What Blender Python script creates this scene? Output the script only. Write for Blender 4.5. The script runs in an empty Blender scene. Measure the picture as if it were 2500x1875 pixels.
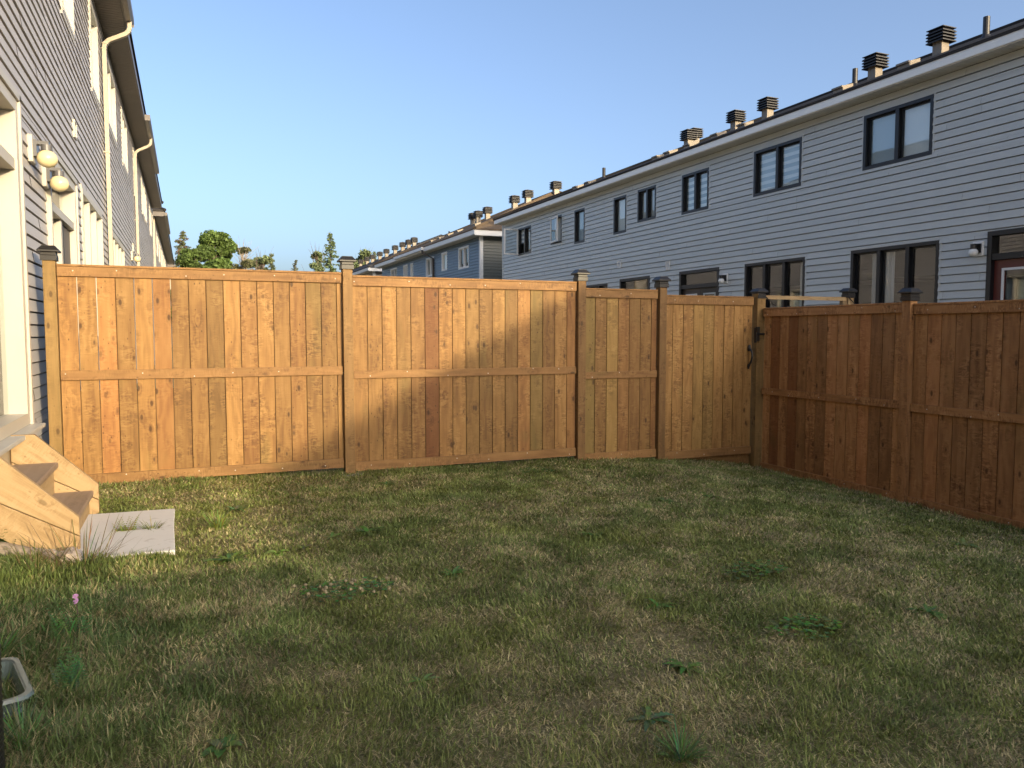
import bpy, bmesh, math, random
import numpy as np
from mathutils import Vector, Matrix
R = math.radians
random.seed(7); rng = np.random.default_rng(7)
S = bpy.context.scene
COL = S.collection

# ------------------------------------------------------------------ camera, sky, sun, exposure
cam = bpy.data.cameras.new('camera'); camo = bpy.data.objects.new('camera', cam); COL.objects.link(camo)
camo.location = (0, 0, 1.40)
camo.rotation_euler = (R(90 - 3.82), 0, R(-22.9))
cam.sensor_width = 36; cam.lens = 36 * 1878 / 2500
cam.clip_start = .05; cam.clip_end = 2000
S.camera = camo

LX, LY, LZ = -.40, 1.0, -.22                 # direction the sunlight travels
el = math.atan2(-LZ, math.hypot(LX, LY))
az = math.atan2(-LX, -LY)                    # clockwise from +Y
w = bpy.data.worlds.new("World"); S.world = w; w.use_nodes = True
nt = w.node_tree; nt.nodes.clear()
sky = nt.nodes.new('ShaderNodeTexSky'); sky.sky_type = 'NISHITA'; sky.sun_disc = False
sky.sun_elevation = el; sky.sun_rotation = az
sky.air_density = .62; sky.dust_density = 5.0; sky.ozone_density = 1.4; sky.altitude = 80
bg = nt.nodes.new('ShaderNodeBackground'); bg.inputs[1].default_value = .15
wo = nt.nodes.new('ShaderNodeOutputWorld')
nt.links.new(sky.outputs[0], bg.inputs[0]); nt.links.new(bg.outputs[0], wo.inputs[0])
sun = bpy.data.lights.new('sun', 'SUN'); sun.energy = 2.0; sun.angle = R(.55); sun.color = (1, .79, .47)
suno = bpy.data.objects.new('sun', sun); COL.objects.link(suno)
suno.rotation_euler = Vector((LX, LY, LZ)).to_track_quat('-Z', 'Y').to_euler()
S.view_settings.view_transform = 'Standard'; S.view_settings.look = 'None'
S.view_settings.exposure = 1.44; S.view_settings.gamma = 1; S.view_settings.use_curve_mapping = False

# ------------------------------------------------------------------ node helpers / materials
def newmat(name):
    m = bpy.data.materials.new(name); m.use_nodes = True
    t = m.node_tree
    return m, t, t.nodes['Principled BSDF']
def N(t, typ, **kw):
    n = t.nodes.new(typ)
    for k, v in kw.items():
        if k.startswith('i_'):
            key = k[2:]
            key = int(key) if key.isdigit() else key
            n.inputs[key].default_value = v
        else: setattr(n, k, v)
    return n
def L(t, a, b): t.links.new(a, b)
def math_(t, op, a, b=None, clamp=False):
    n = N(t, 'ShaderNodeMath', operation=op); n.use_clamp = clamp
    for i, v in enumerate((a, b)):
        if v is None: continue
        if isinstance(v, (int, float)): n.inputs[i].default_value = v
        else: L(t, v, n.inputs[i])
    return n.outputs[0]
def mixc(t, fac, a, b, mode='MIX'):
    n = N(t, 'ShaderNodeMix', data_type='RGBA', blend_type=mode)
    for i, v in ((0, fac), (6, a), (7, b)):
        if isinstance(v, (int, float)): n.inputs[i].default_value = v
        elif isinstance(v, tuple): n.inputs[i].default_value = (*v, 1)
        else: L(t, v, n.inputs[i])
    return n.outputs[2]
def ss(t, v, lo, hi, a=0., b=1.):
    n = N(t, 'ShaderNodeMapRange', interpolation_type='SMOOTHSTEP')
    n.inputs[1].default_value = lo; n.inputs[2].default_value = hi
    n.inputs[3].default_value = a; n.inputs[4].default_value = b
    L(t, v, n.inputs[0]); return n.outputs[0]
def noise(t, vec, scale, detail=3, rough=.55, dist=0):
    n = N(t, 'ShaderNodeTexNoise'); n.inputs['Scale'].default_value = scale
    n.inputs['Detail'].default_value = detail; n.inputs['Roughness'].default_value = rough
    n.inputs['Distortion'].default_value = dist
    L(t, vec, n.inputs['Vector']); return n.outputs[0]
def mapv(t, vec, sc):
    n = N(t, 'ShaderNodeMapping'); n.inputs['Scale'].default_value = sc
    L(t, vec, n.inputs[0]); return n.outputs[0]
def bump(t, p, h, strength, dist):
    b = N(t, 'ShaderNodeBump'); b.inputs['Strength'].default_value = strength; b.inputs['Distance'].default_value = dist
    L(t, h, b.inputs['Height']); L(t, b.outputs[0], p.inputs['Normal'])

def paint(name, col, rough=.5, var=.08, scale=3., metal=0., bumpd=0.):
    """plain coated surface with faint wear"""
    m, t, p = newmat(name)
    tc = N(t, 'ShaderNodeTexCoord')
    n = noise(t, tc.outputs['Object'], scale, 5, .6)
    at = N(t, 'ShaderNodeAttribute'); at.attribute_name = 'bd'; sc_ = N(t, 'ShaderNodeSeparateColor'); L(t, at.outputs[0], sc_.inputs[0])
    n2 = noise(t, tc.outputs['Object'], scale * 11, 3, .6)
    f = math_(t, 'ADD', math_(t, 'MULTIPLY', n, .7), math_(t, 'MULTIPLY', n2, .3))
    lo = tuple(c * (1 - var * 2) for c in col); hi = tuple(min(1, c * (1 + var * 2)) for c in col)
    tone = N(t, 'ShaderNodeVectorMath', operation='SCALE'); L(t, mixc(t, f, lo, hi), tone.inputs[0]); L(t, sc_.outputs[1], tone.inputs['Scale'])
    L(t, tone.outputs[0], p.inputs['Base Color'])
    p.inputs['Roughness'].default_value = rough; p.inputs['Metallic'].default_value = metal
    if bumpd: bump(t, p, n2, .5, bumpd)
    return m

def wood(name, light, mid, dark, rough=.62, knotamt=1., green=(.20, .17, .05), red=(.30, .10, .035)):
    """softwood board: UV u across, v along (metres); face attribute 'bd' = (offset, tone, hue)"""
    m, t, p = newmat(name)
    uv = N(t, 'ShaderNodeUVMap'); uv.uv_map = 'uv'
    at = N(t, 'ShaderNodeAttribute'); at.attribute_name = 'bd'
    sep = N(t, 'ShaderNodeSeparateColor'); L(t, at.outputs[0], sep.inputs[0])
    su = N(t, 'ShaderNodeSeparateXYZ'); L(t, uv.outputs[0], su.inputs[0])
    cmb = N(t, 'ShaderNodeCombineXYZ')
    off = math_(t, 'MULTIPLY', sep.outputs[0], 60.)
    L(t, math_(t, 'ADD', su.outputs[0], off), cmb.inputs[0])
    L(t, math_(t, 'ADD', su.outputs[1], math_(t, 'MULTIPLY', off, 1.7)), cmb.inputs[1]); L(t, off, cmb.inputs[2])
    v = cmb.outputs[0]
    blotch = noise(t, mapv(t, v, (7, 2.0, 1)), 1., 3, .5)
    big = noise(t, mapv(t, v, (2.5, .9, 1)), 1., 2, .5)
    fine = noise(t, mapv(t, v, (170, 5, 1)), 1., 4, .6)
    saw = noise(t, mapv(t, v, (10, 90, 1)), 1., 2, .5)
    # knots and the grain that swirls round them
    kv = N(t, 'ShaderNodeTexVoronoi', voronoi_dimensions='3D'); kv.inputs['Scale'].default_value = 1.
    kvec = mapv(t, v, (11, 5.2, 1)); L(t, kvec, kv.inputs['Vector'])
    kd = kv.outputs['Distance']
    kamt = ss(t, math_(t, 'FRACT', math_(t, 'MULTIPLY', sep.outputs[0], 37.7)), .0, .6)
    knot = math_(t, 'MULTIPLY', ss(t, kd, .18, .09), kamt); halo = ss(t, kd, .45, .10)
    # cathedral growth rings, warped, tighter round the knots
    wa = noise(t, mapv(t, v, (6, 1.5, 1)), 1., 3, .55)
    ph = math_(t, 'ADD', math_(t, 'MULTIPLY', wa, 26.), math_(t, 'MULTIPLY', halo, 7.))
    ph = math_(t, 'ADD', ph, math_(t, 'MULTIPLY', su.outputs[0], 60.))
    ring = math_(t, 'MULTIPLY_ADD', math_(t, 'SINE', ph), .5); t.nodes[-1].inputs[2].default_value = .5
    # silky 'figure': crumpled light / dark marks beside the knots
    fig = noise(t, mapv(t, v, (12, 36, 1)), 1., 5, .7, 1.2)
    figm = math_(t, 'MULTIPLY', math_(t, 'SUBTRACT', ss(t, fig, .44, .57), .35), ss(t, kd, .75, .30))
    figm = math_(t, 'MULTIPLY', math_(t, 'MULTIPLY', figm, knotamt ** 1.5), ss(t, math_(t, 'FRACT', math_(t, 'MULTIPLY', sep.outputs[0], 91.3)), .0, .9, .35, 1.25))
    kn2 = N(t, 'ShaderNodeTexVoronoi', voronoi_dimensions='3D'); kn2.inputs['Scale'].default_value = 1.
    L(t, mapv(t, v, (23, 13, 3)), kn2.inputs['Vector']); pin = math_(t, 'MULTIPLY', ss(t, kn2.outputs['Distance'], .17, .05), ss(t, math_(t, 'FRACT', math_(t, 'MULTIPLY', sep.outputs[0], 53.1)), .2, .8))
    streak = noise(t, mapv(t, v, (26, 1.1, 1)), 1., 3, .55)
    f = math_(t, 'MULTIPLY', blotch, .42)
    f = math_(t, 'ADD', f, math_(t, 'MULTIPLY', streak, .36))
    f = math_(t, 'ADD', f, math_(t, 'MULTIPLY', ring, .12))
    f = math_(t, 'ADD', f, math_(t, 'MULTIPLY', fine, .22))
    f = math_(t, 'ADD', f, math_(t, 'MULTIPLY', figm, .30))
    f = math_(t, 'ADD', f, math_(t, 'MULTIPLY', big, .35))
    f = math_(t, 'ADD', f, math_(t, 'MULTIPLY', saw, .06))
    f = math_(t, 'ADD', f, -.30)
    cr = N(t, 'ShaderNodeValToRGB'); L(t, f, cr.inputs[0])
    e = cr.color_ramp.elements
    e[0].position = .18; e[0].color = (*dark, 1); e[1].position = .82; e[1].color = (*light, 1)
    x = e.new(.48); x.color = (*mid, 1)
    c = cr.outputs[0]
    hue = sep.outputs[2]
    c = mixc(t, ss(t, hue, .55, 1., 0, .75), c, mixc(t, .55, c, green))
    c = mixc(t, ss(t, hue, .45, 0., 0, .85), c, mixc(t, .6, c, red))
    gr = noise(t, mapv(t, v, (4, 1.1, 1)), 1., 2, .5, .6)
    c = mixc(t, ss(t, gr, .60, .78, 0, .35), c, tuple(x * .62 for x in green))
    c = mixc(t, math_(t, 'MULTIPLY', math_(t, 'MULTIPLY', halo, kamt), .30 * knotamt), c, dark)
    c = mixc(t, math_(t, 'MULTIPLY', knot, .85 * knotamt), c, tuple(x * .45 for x in dark))
    c = mixc(t, math_(t, 'MULTIPLY', pin, .85 * knotamt), c, tuple(x * .6 for x in dark))
    tone = N(t, 'ShaderNodeVectorMath', operation='SCALE'); L(t, c, tone.inputs[0]); L(t, sep.outputs[1], tone.inputs['Scale'])
    L(t, tone.outputs[0], p.inputs['Base Color'])
    p.inputs['Roughness'].default_value = rough
    p.inputs['Specular IOR Level'].default_value = .3
    h = math_(t, 'ADD', math_(t, 'MULTIPLY', fine, .5), math_(t, 'MULTIPLY', fig, .6))
    h = math_(t, 'ADD', h, math_(t, 'MULTIPLY', saw, .25))
    bump(t, p, h, .35, .006)
    return m

def shingles(name, a, b):
    m, t, p = newmat(name)
    uv = N(t, 'ShaderNodeUVMap'); uv.uv_map = 'uv'
    br = N(t, 'ShaderNodeTexBrick'); L(t, uv.outputs[0], br.inputs['Vector'])
    br.inputs['Scale'].default_value = 1.; br.inputs['Brick Width'].default_value = .33; br.inputs['Row Height'].default_value = .145
    br.inputs['Mortar Size'].default_value = .012; br.inputs['Color1'].default_value = (*a, 1); br.inputs['Color2'].default_value = (*b, 1)
    br.inputs['Mortar'].default_value = (*(x * .4 for x in a), 1); br.offset = .5
    n = noise(t, uv.outputs[0], 40, 3, .7)
    c = mixc(t, .5, br.outputs[0], mixc(t, n, tuple(x * .5 for x in a), tuple(min(1, x * 1.7) for x in b)))
    L(t, c, p.inputs['Base Color']); p.inputs['Roughness'].default_value = .95; p.inputs['Specular IOR Level'].default_value = .08
    bump(t, p, n, .6, .01)
    return m

def glass(name, refl=.12):
    m, t, p = newmat(name); t.nodes.remove(p)
    out = [n for n in t.nodes if n.type == 'OUTPUT_MATERIAL'][0]
    tr = N(t, 'ShaderNodeBsdfTransparent'); tr.inputs[0].default_value = (.86, .9, .89, 1)
    gl = N(t, 'ShaderNodeBsdfGlossy'); gl.inputs['Roughness'].default_value = .015; gl.inputs[0].default_value = (.95, .97, 1, 1)
    lw = N(t, 'ShaderNodeLayerWeight'); lw.inputs[0].default_value = .5
    f = math_(t, 'ADD', math_(t, 'MULTIPLY', math_(t, 'POWER', lw.outputs['Facing'], 4.), .38), refl, True)
    tc = N(t, 'ShaderNodeTexCoord')
    b = N(t, 'ShaderNodeBump'); b.inputs['Strength'].default_value = .04; b.inputs['Distance'].default_value = .02
    L(t, noise(t, tc.outputs['Object'], 1.6, 1), b.inputs['Height']); L(t, b.outputs[0], gl.inputs['Normal'])
    mx = N(t, 'ShaderNodeMixShader'); L(t, f, mx.inputs[0]); L(t, tr.outputs[0], mx.inputs[1]); L(t, gl.outputs[0], mx.inputs[2])
    L(t, mx.outputs[0], out.inputs[0])
    return m

def leafmat(name, attr=True, col=(.05, .10, .025), trans=.35):
    m, t, p = newmat(name); t.nodes.remove(p)
    out = [n for n in t.nodes if n.type == 'OUTPUT_MATERIAL'][0]
    d = N(t, 'ShaderNodeBsdfDiffuse'); tl = N(t, 'ShaderNodeBsdfTranslucent')
    gl = N(t, 'ShaderNodeBsdfGlossy'); gl.inputs['Roughness'].default_value = .5; gl.inputs[0].default_value = (.5, .5, .5, 1)
    if attr:
        a = N(t, 'ShaderNodeAttribute'); a.attribute_name = 'bd'; c = a.outputs[0]
    else:
        tc = N(t, 'ShaderNodeTexCoord')
        c = mixc(t, noise(t, tc.outputs['Object'], 9, 3), tuple(x * .6 for x in col), tuple(x * 1.5 for x in col))
    L(t, c, d.inputs[0]); L(t, c, tl.inputs[0])
    m1 = N(t, 'ShaderNodeMixShader'); m1.inputs[0].default_value = trans
    L(t, d.outputs[0], m1.inputs[1]); L(t, tl.outputs[0], m1.inputs[2])
    m2 = N(t, 'ShaderNodeMixShader'); m2.inputs[0].default_value = .04
    L(t, m1.outputs[0], m2.inputs[1]); L(t, gl.outputs[0], m2.inputs[2])
    L(t, m2.outputs[0], out.inputs[0])
    return m

M = {}
M['cedar'] = wood('stained fence wood', (.335, .198, .072), (.235, .127, .041), (.108, .050, .017))
M['stain_lifted'] = wood('stained fence wood lifted for shade', (.47, .26, .115), (.325, .165, .066), (.15, .070, .028))  # back fence's stain, lightened in colour to make up for shade
M['post'] = wood('pressure treated post wood', (.29, .172, .068), (.205, .113, .042), (.11, .058, .022), knotamt=.8)
M['rail'] = wood('treated rail wood', (.32, .182, .072), (.24, .128, .046), (.13, .063, .023), knotamt=.9)
M['pine'] = wood('new pine', (.41, .305, .18), (.355, .25, .132), (.22, .135, .06), knotamt=.6)
M['tread'] = wood('weathered brown stair tread', (.33, .25, .19), (.27, .20, .145), (.17, .12, .085), knotamt=.2)
M['sid_left'] = paint('mauve grey vinyl siding', (.41, .385, .365), .45, .05, 2.)
M['sid_right'] = paint('light grey vinyl siding', (.50, .52, .50), .45, .04, 2.)
M['sid_blue'] = paint('slate blue vinyl siding', (.115, .165, .215), .45, .05, 2.)
M['sid_green'] = paint('dark grey green vinyl siding', (.105, .115, .10), .45, .05, 2.)
M['sid_far'] = paint('pale grey vinyl siding', (.27, .26, .25), .45, .05, 2.)
M['cream'] = paint('cream window casing', (.45, .425, .37), .45, .04, 4.)
M['white'] = paint('white trim', (.72, .72, .70), .45, .04, 4.)
M['black'] = paint('black window frame', (.007, .008, .010), .4, .1, 5.)
M['fascia_pale'] = paint('pale grey aluminium fascia', (.86, .86, .83), .4, .04, 3.)
M['fascia_dark'] = paint('dark brown aluminium fascia', (.07, .058, .05), .4, .06, 3.)
M['soffit'] = paint('brown vented soffit', (.15, .125, .105), .55, .06, 3.)
M['soffit_pale'] = paint('beige soffit', (.70, .66, .58), .55, .04, 3.)
M['gutter'] = paint('brown gutter', (.10, .085, .075), .35, .05, 3.)
M['spout'] = paint('beige downspout', (.38, .33, .255), .4, .05, 3.)
M['cap'] = paint('black post cap', (.014, .013, .013), .45, .12, 12.)
M['iron'] = paint('black iron', (.012, .012, .012), .4, .1, 20.)
M['vent'] = paint('black roof vent louvre', (.018, .018, .021), .5, .1, 5.)
M['ventstem'] = paint('worn galvanised vent collar', (.20, .165, .125), .5, .25, 6.)
M['globe'] = paint('cream globe lamp glass', (.66, .56, .33), .2, .03, 6.)
M['globe_white'] = paint('white globe lamp glass', (.78, .78, .75), .2, .03, 6.)
M['lampmetal'] = paint('grey lamp bracket', (.10, .10, .105), .35, .06, 6.)
M['concrete'] = paint('foundation concrete', (.30, .29, .27), .9, .12, 3., bumpd=.004)
M['dark'] = paint('dark room', (.03, .028, .026), .9, .1, 2.)
M['blind'] = paint('white roller shade', (.82, .86, .86), .7, .03, 2.)
M['blind_skytint'] = paint('white roller shade with sky tint', (.44, .54, .60), .7, .03, 2.)  # white shade with the sky's reflection tinted into its colour
M['reddoor'] = paint('dark red painted door', (.12, .028, .022), .4, .08, 3.)
M['browndoor'] = paint('dark brown painted door', (.05, .036, .03), .4, .08, 3.)
M['glass'] = glass('window glass', .13)
M['screen'] = paint('insect screen', (.13, .115, .10), .7, .1, 3.)
M['sill'] = paint('worn grey door sill', (.42, .42, .40), .5, .12, 6.)
M['nail'] = paint('galvanised nail heads', (.55, .53, .48), .4, .1, 9., .3)
M['shingle'] = shingles('charcoal shingles', (.038, .036, .036), (.055, .05, .046))
M['shingle_brown'] = shingles('brown shingles', (.11, .085, .06), (.17, .125, .085))
M['shingle_dark'] = shingles('near black shingles', (.045, .045, .05), (.07, .07, .075))
M['leaf'] = leafmat('foliage')
M['blade'] = leafmat('grass blades', trans=.35)
M['weed'] = leafmat('weed leaves', trans=.3)
M['bark'] = paint('bark', (.13, .10, .075), .9, .25, 8.)
M['deadbark'] = paint('dead grey bark', (.25, .21, .17), .9, .25, 8.)
M['rubber'] = paint('black ribbed plastic', (.012, .013, .015), .4, .1, 9.)

def paver_mat():
    m, t, p = newmat('grey concrete paver')
    tc = N(t, 'ShaderNodeTexCoord')
    a = noise(t, tc.outputs['Object'], 4, 4, .6); b = noise(t, tc.outputs['Object'], 160, 2, .6)
    c = mixc(t, a, (.55, .54, .525), (.68, .68, .67)); c = mixc(t, math_(t, 'MULTIPLY', b, .3), c, (.46, .43, .40))
    st = noise(t, tc.outputs['Object'], 9, 3, .6, 1.)
    c = mixc(t, ss(t, st, .58, .75, 0, .4), c, (.26, .23, .19))
    L(t, c, p.inputs['Base Color']); p.inputs['Roughness'].default_value = .92; bump(t, p, b, .4, .003)
    return m
M['paver'] = paver_mat()
def stone_mat():
    m, t, p = newmat('pinkish grey rock')
    tc = N(t, 'ShaderNodeTexCoord')
    a = noise(t, tc.outputs['Object'], 9, 5, .7, 1.5); b = noise(t, tc.outputs['Object'], 60, 3, .6)
    c = mixc(t, a, (.30, .23, .19), (.55, .49, .43)); c = mixc(t, ss(t, b, .5, .7, 0, .5), c, (.22, .17, .15))
    L(t, c, p.inputs['Base Color']); p.inputs['Roughness'].default_value = .9; bump(t, p, a, .8, .02)
    return m
M['stone'] = stone_mat()
def lawn_mat():
    m, t, p = newmat('dry lawn soil and thatch')
    tc = N(t, 'ShaderNodeTexCoord'); v = tc.outputs['Object']
    a = noise(t, v, 2.2, 4, .6); b = noise(t, v, 90, 4, .7); c3 = noise(t, v, 14, 3, .6)
    c = mixc(t, a, (.17, .155, .07), (.25, .21, .11))
    bl = noise(t, mapv(t, v, (420, 130, 1)), 1., 3, .7); bl2 = noise(t, mapv(t, v, (140, 400, 1)), 1., 3, .7)
    c = mixc(t, ss(t, math_(t, 'MAXIMUM', bl, bl2), .50, .66), c, (.42, .36, .20)); c = mixc(t, ss(t, b, .45, .75, 0, .6), c, (.30, .25, .14)); c = mixc(t, ss(t, c3, .35, .65, 0, .6), c, (.09, .09, .04))
    L(t, c, p.inputs['Base Color']); p.inputs['Roughness'].default_value = 1.; bump(t, p, b, 1., .02)
    return m
M['lawn'] = lawn_mat()
def tub_mat():
    m, t, p = newmat('cloudy clear plastic')
    p.inputs['Base Color'].default_value = (.42, .50, .50, 1); p.inputs['Roughness'].default_value = .22
    tc = N(t, 'ShaderNodeTexCoord')
    L(t, mixc(t, noise(t, tc.outputs['Object'], 4, 3), (.13, .18, .18), (.24, .31, .30)), p.inputs['Base Color'])
    p.inputs['Alpha'].default_value = .8
    return m
M['tub'] = tub_mat()
def zebra_mat():
    m, t, p = newmat('zebra blind')
    tc = N(t, 'ShaderNodeTexCoord'); s = N(t, 'ShaderNodeSeparateXYZ'); L(t, tc.outputs['Object'], s.inputs[0])
    k = math_(t, 'FRACT', math_(t, 'MULTIPLY', s.outputs[2], 7.))
    L(t, mixc(t, ss(t, k, .45, .5), (.80, .84, .84), (.36, .44, .48)), p.inputs['Base Color']); p.inputs['Roughness'].default_value = .8
    return m
M['zebra'] = zebra_mat()
def curtain_mat():
    m, t, p = newmat('white curtain')
    tc = N(t, 'ShaderNodeTexCoord')
    n = noise(t, mapv(t, tc.outputs['Object'], (0, 14, .3)), 1., 3)
    L(t, mixc(t, n, (.45, .45, .43), (.75, .74, .71)), p.inputs['Base Color']); p.inputs['Roughness'].default_value = .9
    return m
M['curtain'] = curtain_mat()

# ------------------------------------------------------------------ mesh collector
class MB:
    def __init__(s, tf=None):
        s.v, s.f, s.uv, s.bd, s.mi, s.tf = [], [], [], [], [], tf
    def add(s, vs, fs, uvs=None, bd=(0, 1, .5), mi=0):
        b = len(s.v)
        for p in vs:
            s.v.append(tuple(s.tf(*p)) if s.tf else tuple(p))
        for k, f in enumerate(fs):
            s.f.append([b + i for i in f]); s.mi.append(mi)
            s.bd.append(bd if not isinstance(bd, list) else bd[k])
            s.uv.append(uvs[k] if uvs else [(0, 0)] * len(f))
    def box(s, x0, x1, y0, y1, z0, z1, bd=None, along=None, mi=0):
        """box; 'along' = axis of the wood grain, gives metre UVs (u across, v along)"""
        if x0 > x1: x0, x1 = x1, x0
        if y0 > y1: y0, y1 = y1, y0
        if z0 > z1: z0, z1 = z1, z0
        P = [(x, y, z) for x in (x0, x1) for y in (y0, y1) for z in (z0, z1)]
        F = [(0, 1, 3, 2), (4, 6, 7, 5), (0, 4, 5, 1), (2, 3, 7, 6), (0, 2, 6, 4), (1, 5, 7, 3)]
        if along is None: along = int(np.argmax([x1 - x0, y1 - y0, z1 - z0]))
        uvs = []
        for f in F:
            pts = [P[i] for i in f]
            const = [a for a in range(3) if len({p[a] for p in pts}) == 1]
            const = const[0] if const else 0
            if const == along:
                o = [a for a in range(3) if a != along]; uvs.append([(p[o[0]], p[o[1]] * .1) for p in pts])
            else:
                ac = [a for a in range(3) if a not in (const, along)][0]
                uvs.append([(p[ac] + const * .3, p[along]) for p in pts])
        if bd is None: bd = (random.random(), 1, .5)
        s.add(P, F, uvs, bd, mi)
    def prism(s, poly, a0, a1, plane='xz', bd=(0, 1, .5), uvdir=None, mi=0):
        """extrude a polygon drawn in a coordinate plane along the third axis"""
        n = len(poly)
        def mk(u, v, a): return {'xz': (u, a, v), 'yz': (a, u, v), 'xy': (u, v, a)}[plane]
        P = [mk(u, v, a0) for u, v in poly] + [mk(u, v, a1) for u, v in poly]
        d = uvdir or (0, 1); d = np.array(d) / np.hypot(*d); e = np.array((d[1], -d[0]))
        q = [(float(np.dot(e, p)), float(np.dot(d, p))) for p in poly]
        F = [tuple(range(n)), tuple(range(2 * n - 1, n - 1, -1))]
        U = [[q[i] for i in range(n)], [q[i] for i in range(n - 1, -1, -1)]]
        for i in range(n):
            j = (i + 1) % n
            F.append((i, j, n + j, n + i)); U.append([(0, q[i][1]), (0, q[j][1]), (abs(a1 - a0), q[j][1]), (abs(a1 - a0), q[i][1])])
        s.add(P, F, U, bd, mi)
    def tube(s, pts, r, n=8, caps=True, mi=0, bd=(0, 1, .5)):
        pts = [Vector(p) for p in pts]
        rr = r if isinstance(r, (list, tuple)) else [r] * len(pts)
        V, F = [], []
        prev = None
        for i, p in enumerate(pts):
            d = (pts[min(i + 1, len(pts) - 1)] - pts[max(i - 1, 0)]).normalized()
            a = prev if prev else (Vector((0, 0, 1)) if abs(d.z) < .9 else Vector((1, 0, 0)))
            x = (a - d * a.dot(d)).normalized(); prev = x; y = d.cross(x)
            for k in range(n):
                t = 2 * math.pi * k / n
                V.append(tuple(p + (x * math.cos(t) + y * math.sin(t)) * rr[i]))
        for i in range(len(pts) - 1):
            for k in range(n):
                F.append((i * n + k, i * n + (k + 1) % n, (i + 1) * n + (k + 1) % n, (i + 1) * n + k))
        if caps: F += [tuple(range(n - 1, -1, -1)), tuple(range((len(pts) - 1) * n, len(pts) * n))]
        s.add(V, F, None, bd, mi)
    def lathe(s, prof, c, n=20, mi=0, square=False):
        V, F = [], []
        k0 = 4 if square else n
        for r, z in prof:
            for k in range(k0):
                t = 2 * math.pi * (k + (.5 if square else 0)) / k0; q = r * (math.sqrt(2) if square else 1)
                V.append((c[0] + q * math.cos(t), c[1] + q * math.sin(t), c[2] + z))
        for i in range(len(prof) - 1):
            for k in range(k0):
                F.append((i * k0 + k, i * k0 + (k + 1) % k0, (i + 1) * k0 + (k + 1) % k0, (i + 1) * k0 + k))
        F += [tuple(range(k0 - 1, -1, -1)), tuple(range((len(prof) - 1) * k0, len(prof) * k0))]
        s.add(V, F, None, (0, 1, .5), mi)
    def sphere(s, c, r, n=20, m=12, mi=0, sz=1.):
        prof = [(max(1e-4, r * math.sin(math.pi * i / m)), -sz * r * math.cos(math.pi * i / m)) for i in range(m + 1)]
        s.lathe(prof, c, n, mi)
    def build(s, name, mats, parent=None, smooth=False, bevel=0, recalc=True):
        me = bpy.data.meshes.new(name)
        me.from_pydata(s.v, [], s.f)
        if not isinstance(mats, (list, tuple)): mats = [mats]
        for m in mats: me.materials.append(m)
        ul = me.uv_layers.new(name='uv')
        flat = np.array([c for u in s.uv for p in u for c in p], dtype=np.float32)
        ul.data.foreach_set('uv', flat)
        at = me.attributes.new('bd', 'FLOAT_COLOR', 'FACE')
        at.data.foreach_set('color', np.array([[*b, 1] for b in s.bd], dtype=np.float32).ravel())
        me.polygons.foreach_set('material_index', np.array(s.mi, dtype=np.int32))
        if smooth: me.polygons.foreach_set('use_smooth', np.ones(len(s.f), dtype=bool))
        if recalc:
            bm = bmesh.new(); bm.from_mesh(me); bmesh.ops.recalc_face_normals(bm, faces=bm.faces); bm.to_mesh(me); bm.free()
        o = bpy.data.objects.new(name, me); COL.objects.link(o)
        if parent: attach(o, parent)
        if bevel:
            b = o.modifiers.new('bevel', 'BEVEL'); b.width = bevel; b.segments = 2; b.limit_method = 'ANGLE'; b.angle_limit = R(40)
        return o
def attach(o, parent):
    """parent while keeping the object where its mesh was drawn (world coordinates)"""
    o.parent = parent
    w_ = Vector((0, 0, 0)); p = parent
    while p: w_ += p.location; p = p.parent
    o.matrix_parent_inverse = Matrix.Identity(4)
    o.location = -w_ if o.type == 'MESH' else o.location
def thing(name, loc, label, cat, group=None):
    o = bpy.data.objects.new(name, None); COL.objects.link(o); o.location = loc; o.empty_display_size = .1
    return tag(o, label, cat, group)
def tag(o, label=None, cat=None, group=None, kind=None):
    if label: o['label'] = label
    if cat: o['category'] = cat
    if group: o['group'] = group
    if kind: o['kind'] = kind
    return o
def recenter(o, base):
    """give a one-mesh thing its origin at its base"""
    me = o.data; me.transform(Matrix.Translation(-Vector(base))); o.location = base
    return o

# ------------------------------------------------------------------ ground
GX = [-60, -1.3, -.7, 1.4, 3.9, 4.9, 5.6, 6.3, 8, 11, 60]
GZ = [.14, .13, .11, .045, -.01, -.06, -.13, -.25, -.33, -.40, -.40]
def gz(x): return np.interp(x, GX, GZ)
def vnoise(x, y, s, seed=0):
    """smooth value noise 0..1 on arrays"""
    g = np.random.default_rng(seed).random((256, 256))
    X, Y = np.asarray(x) / s + 60, np.asarray(y) / s + 60
    i, j = np.floor(X).astype(int), np.floor(Y).astype(int); u, v = X - i, Y - j
    u = u * u * (3 - 2 * u); v = v * v * (3 - 2 * v)
    i %= 256; j %= 256; a, b = (i + 1) % 256, (j + 1) % 256
    return (g[i, j] * (1 - u) + g[a, j] * u) * (1 - v) + (g[i, b] * (1 - u) + g[a, b] * u) * v
def gh(x, y):
    return gz(x) + .035 * (vnoise(x, y, .9, 3) - .5) + .02 * (vnoise(x, y, .3, 4) - .5)
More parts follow.
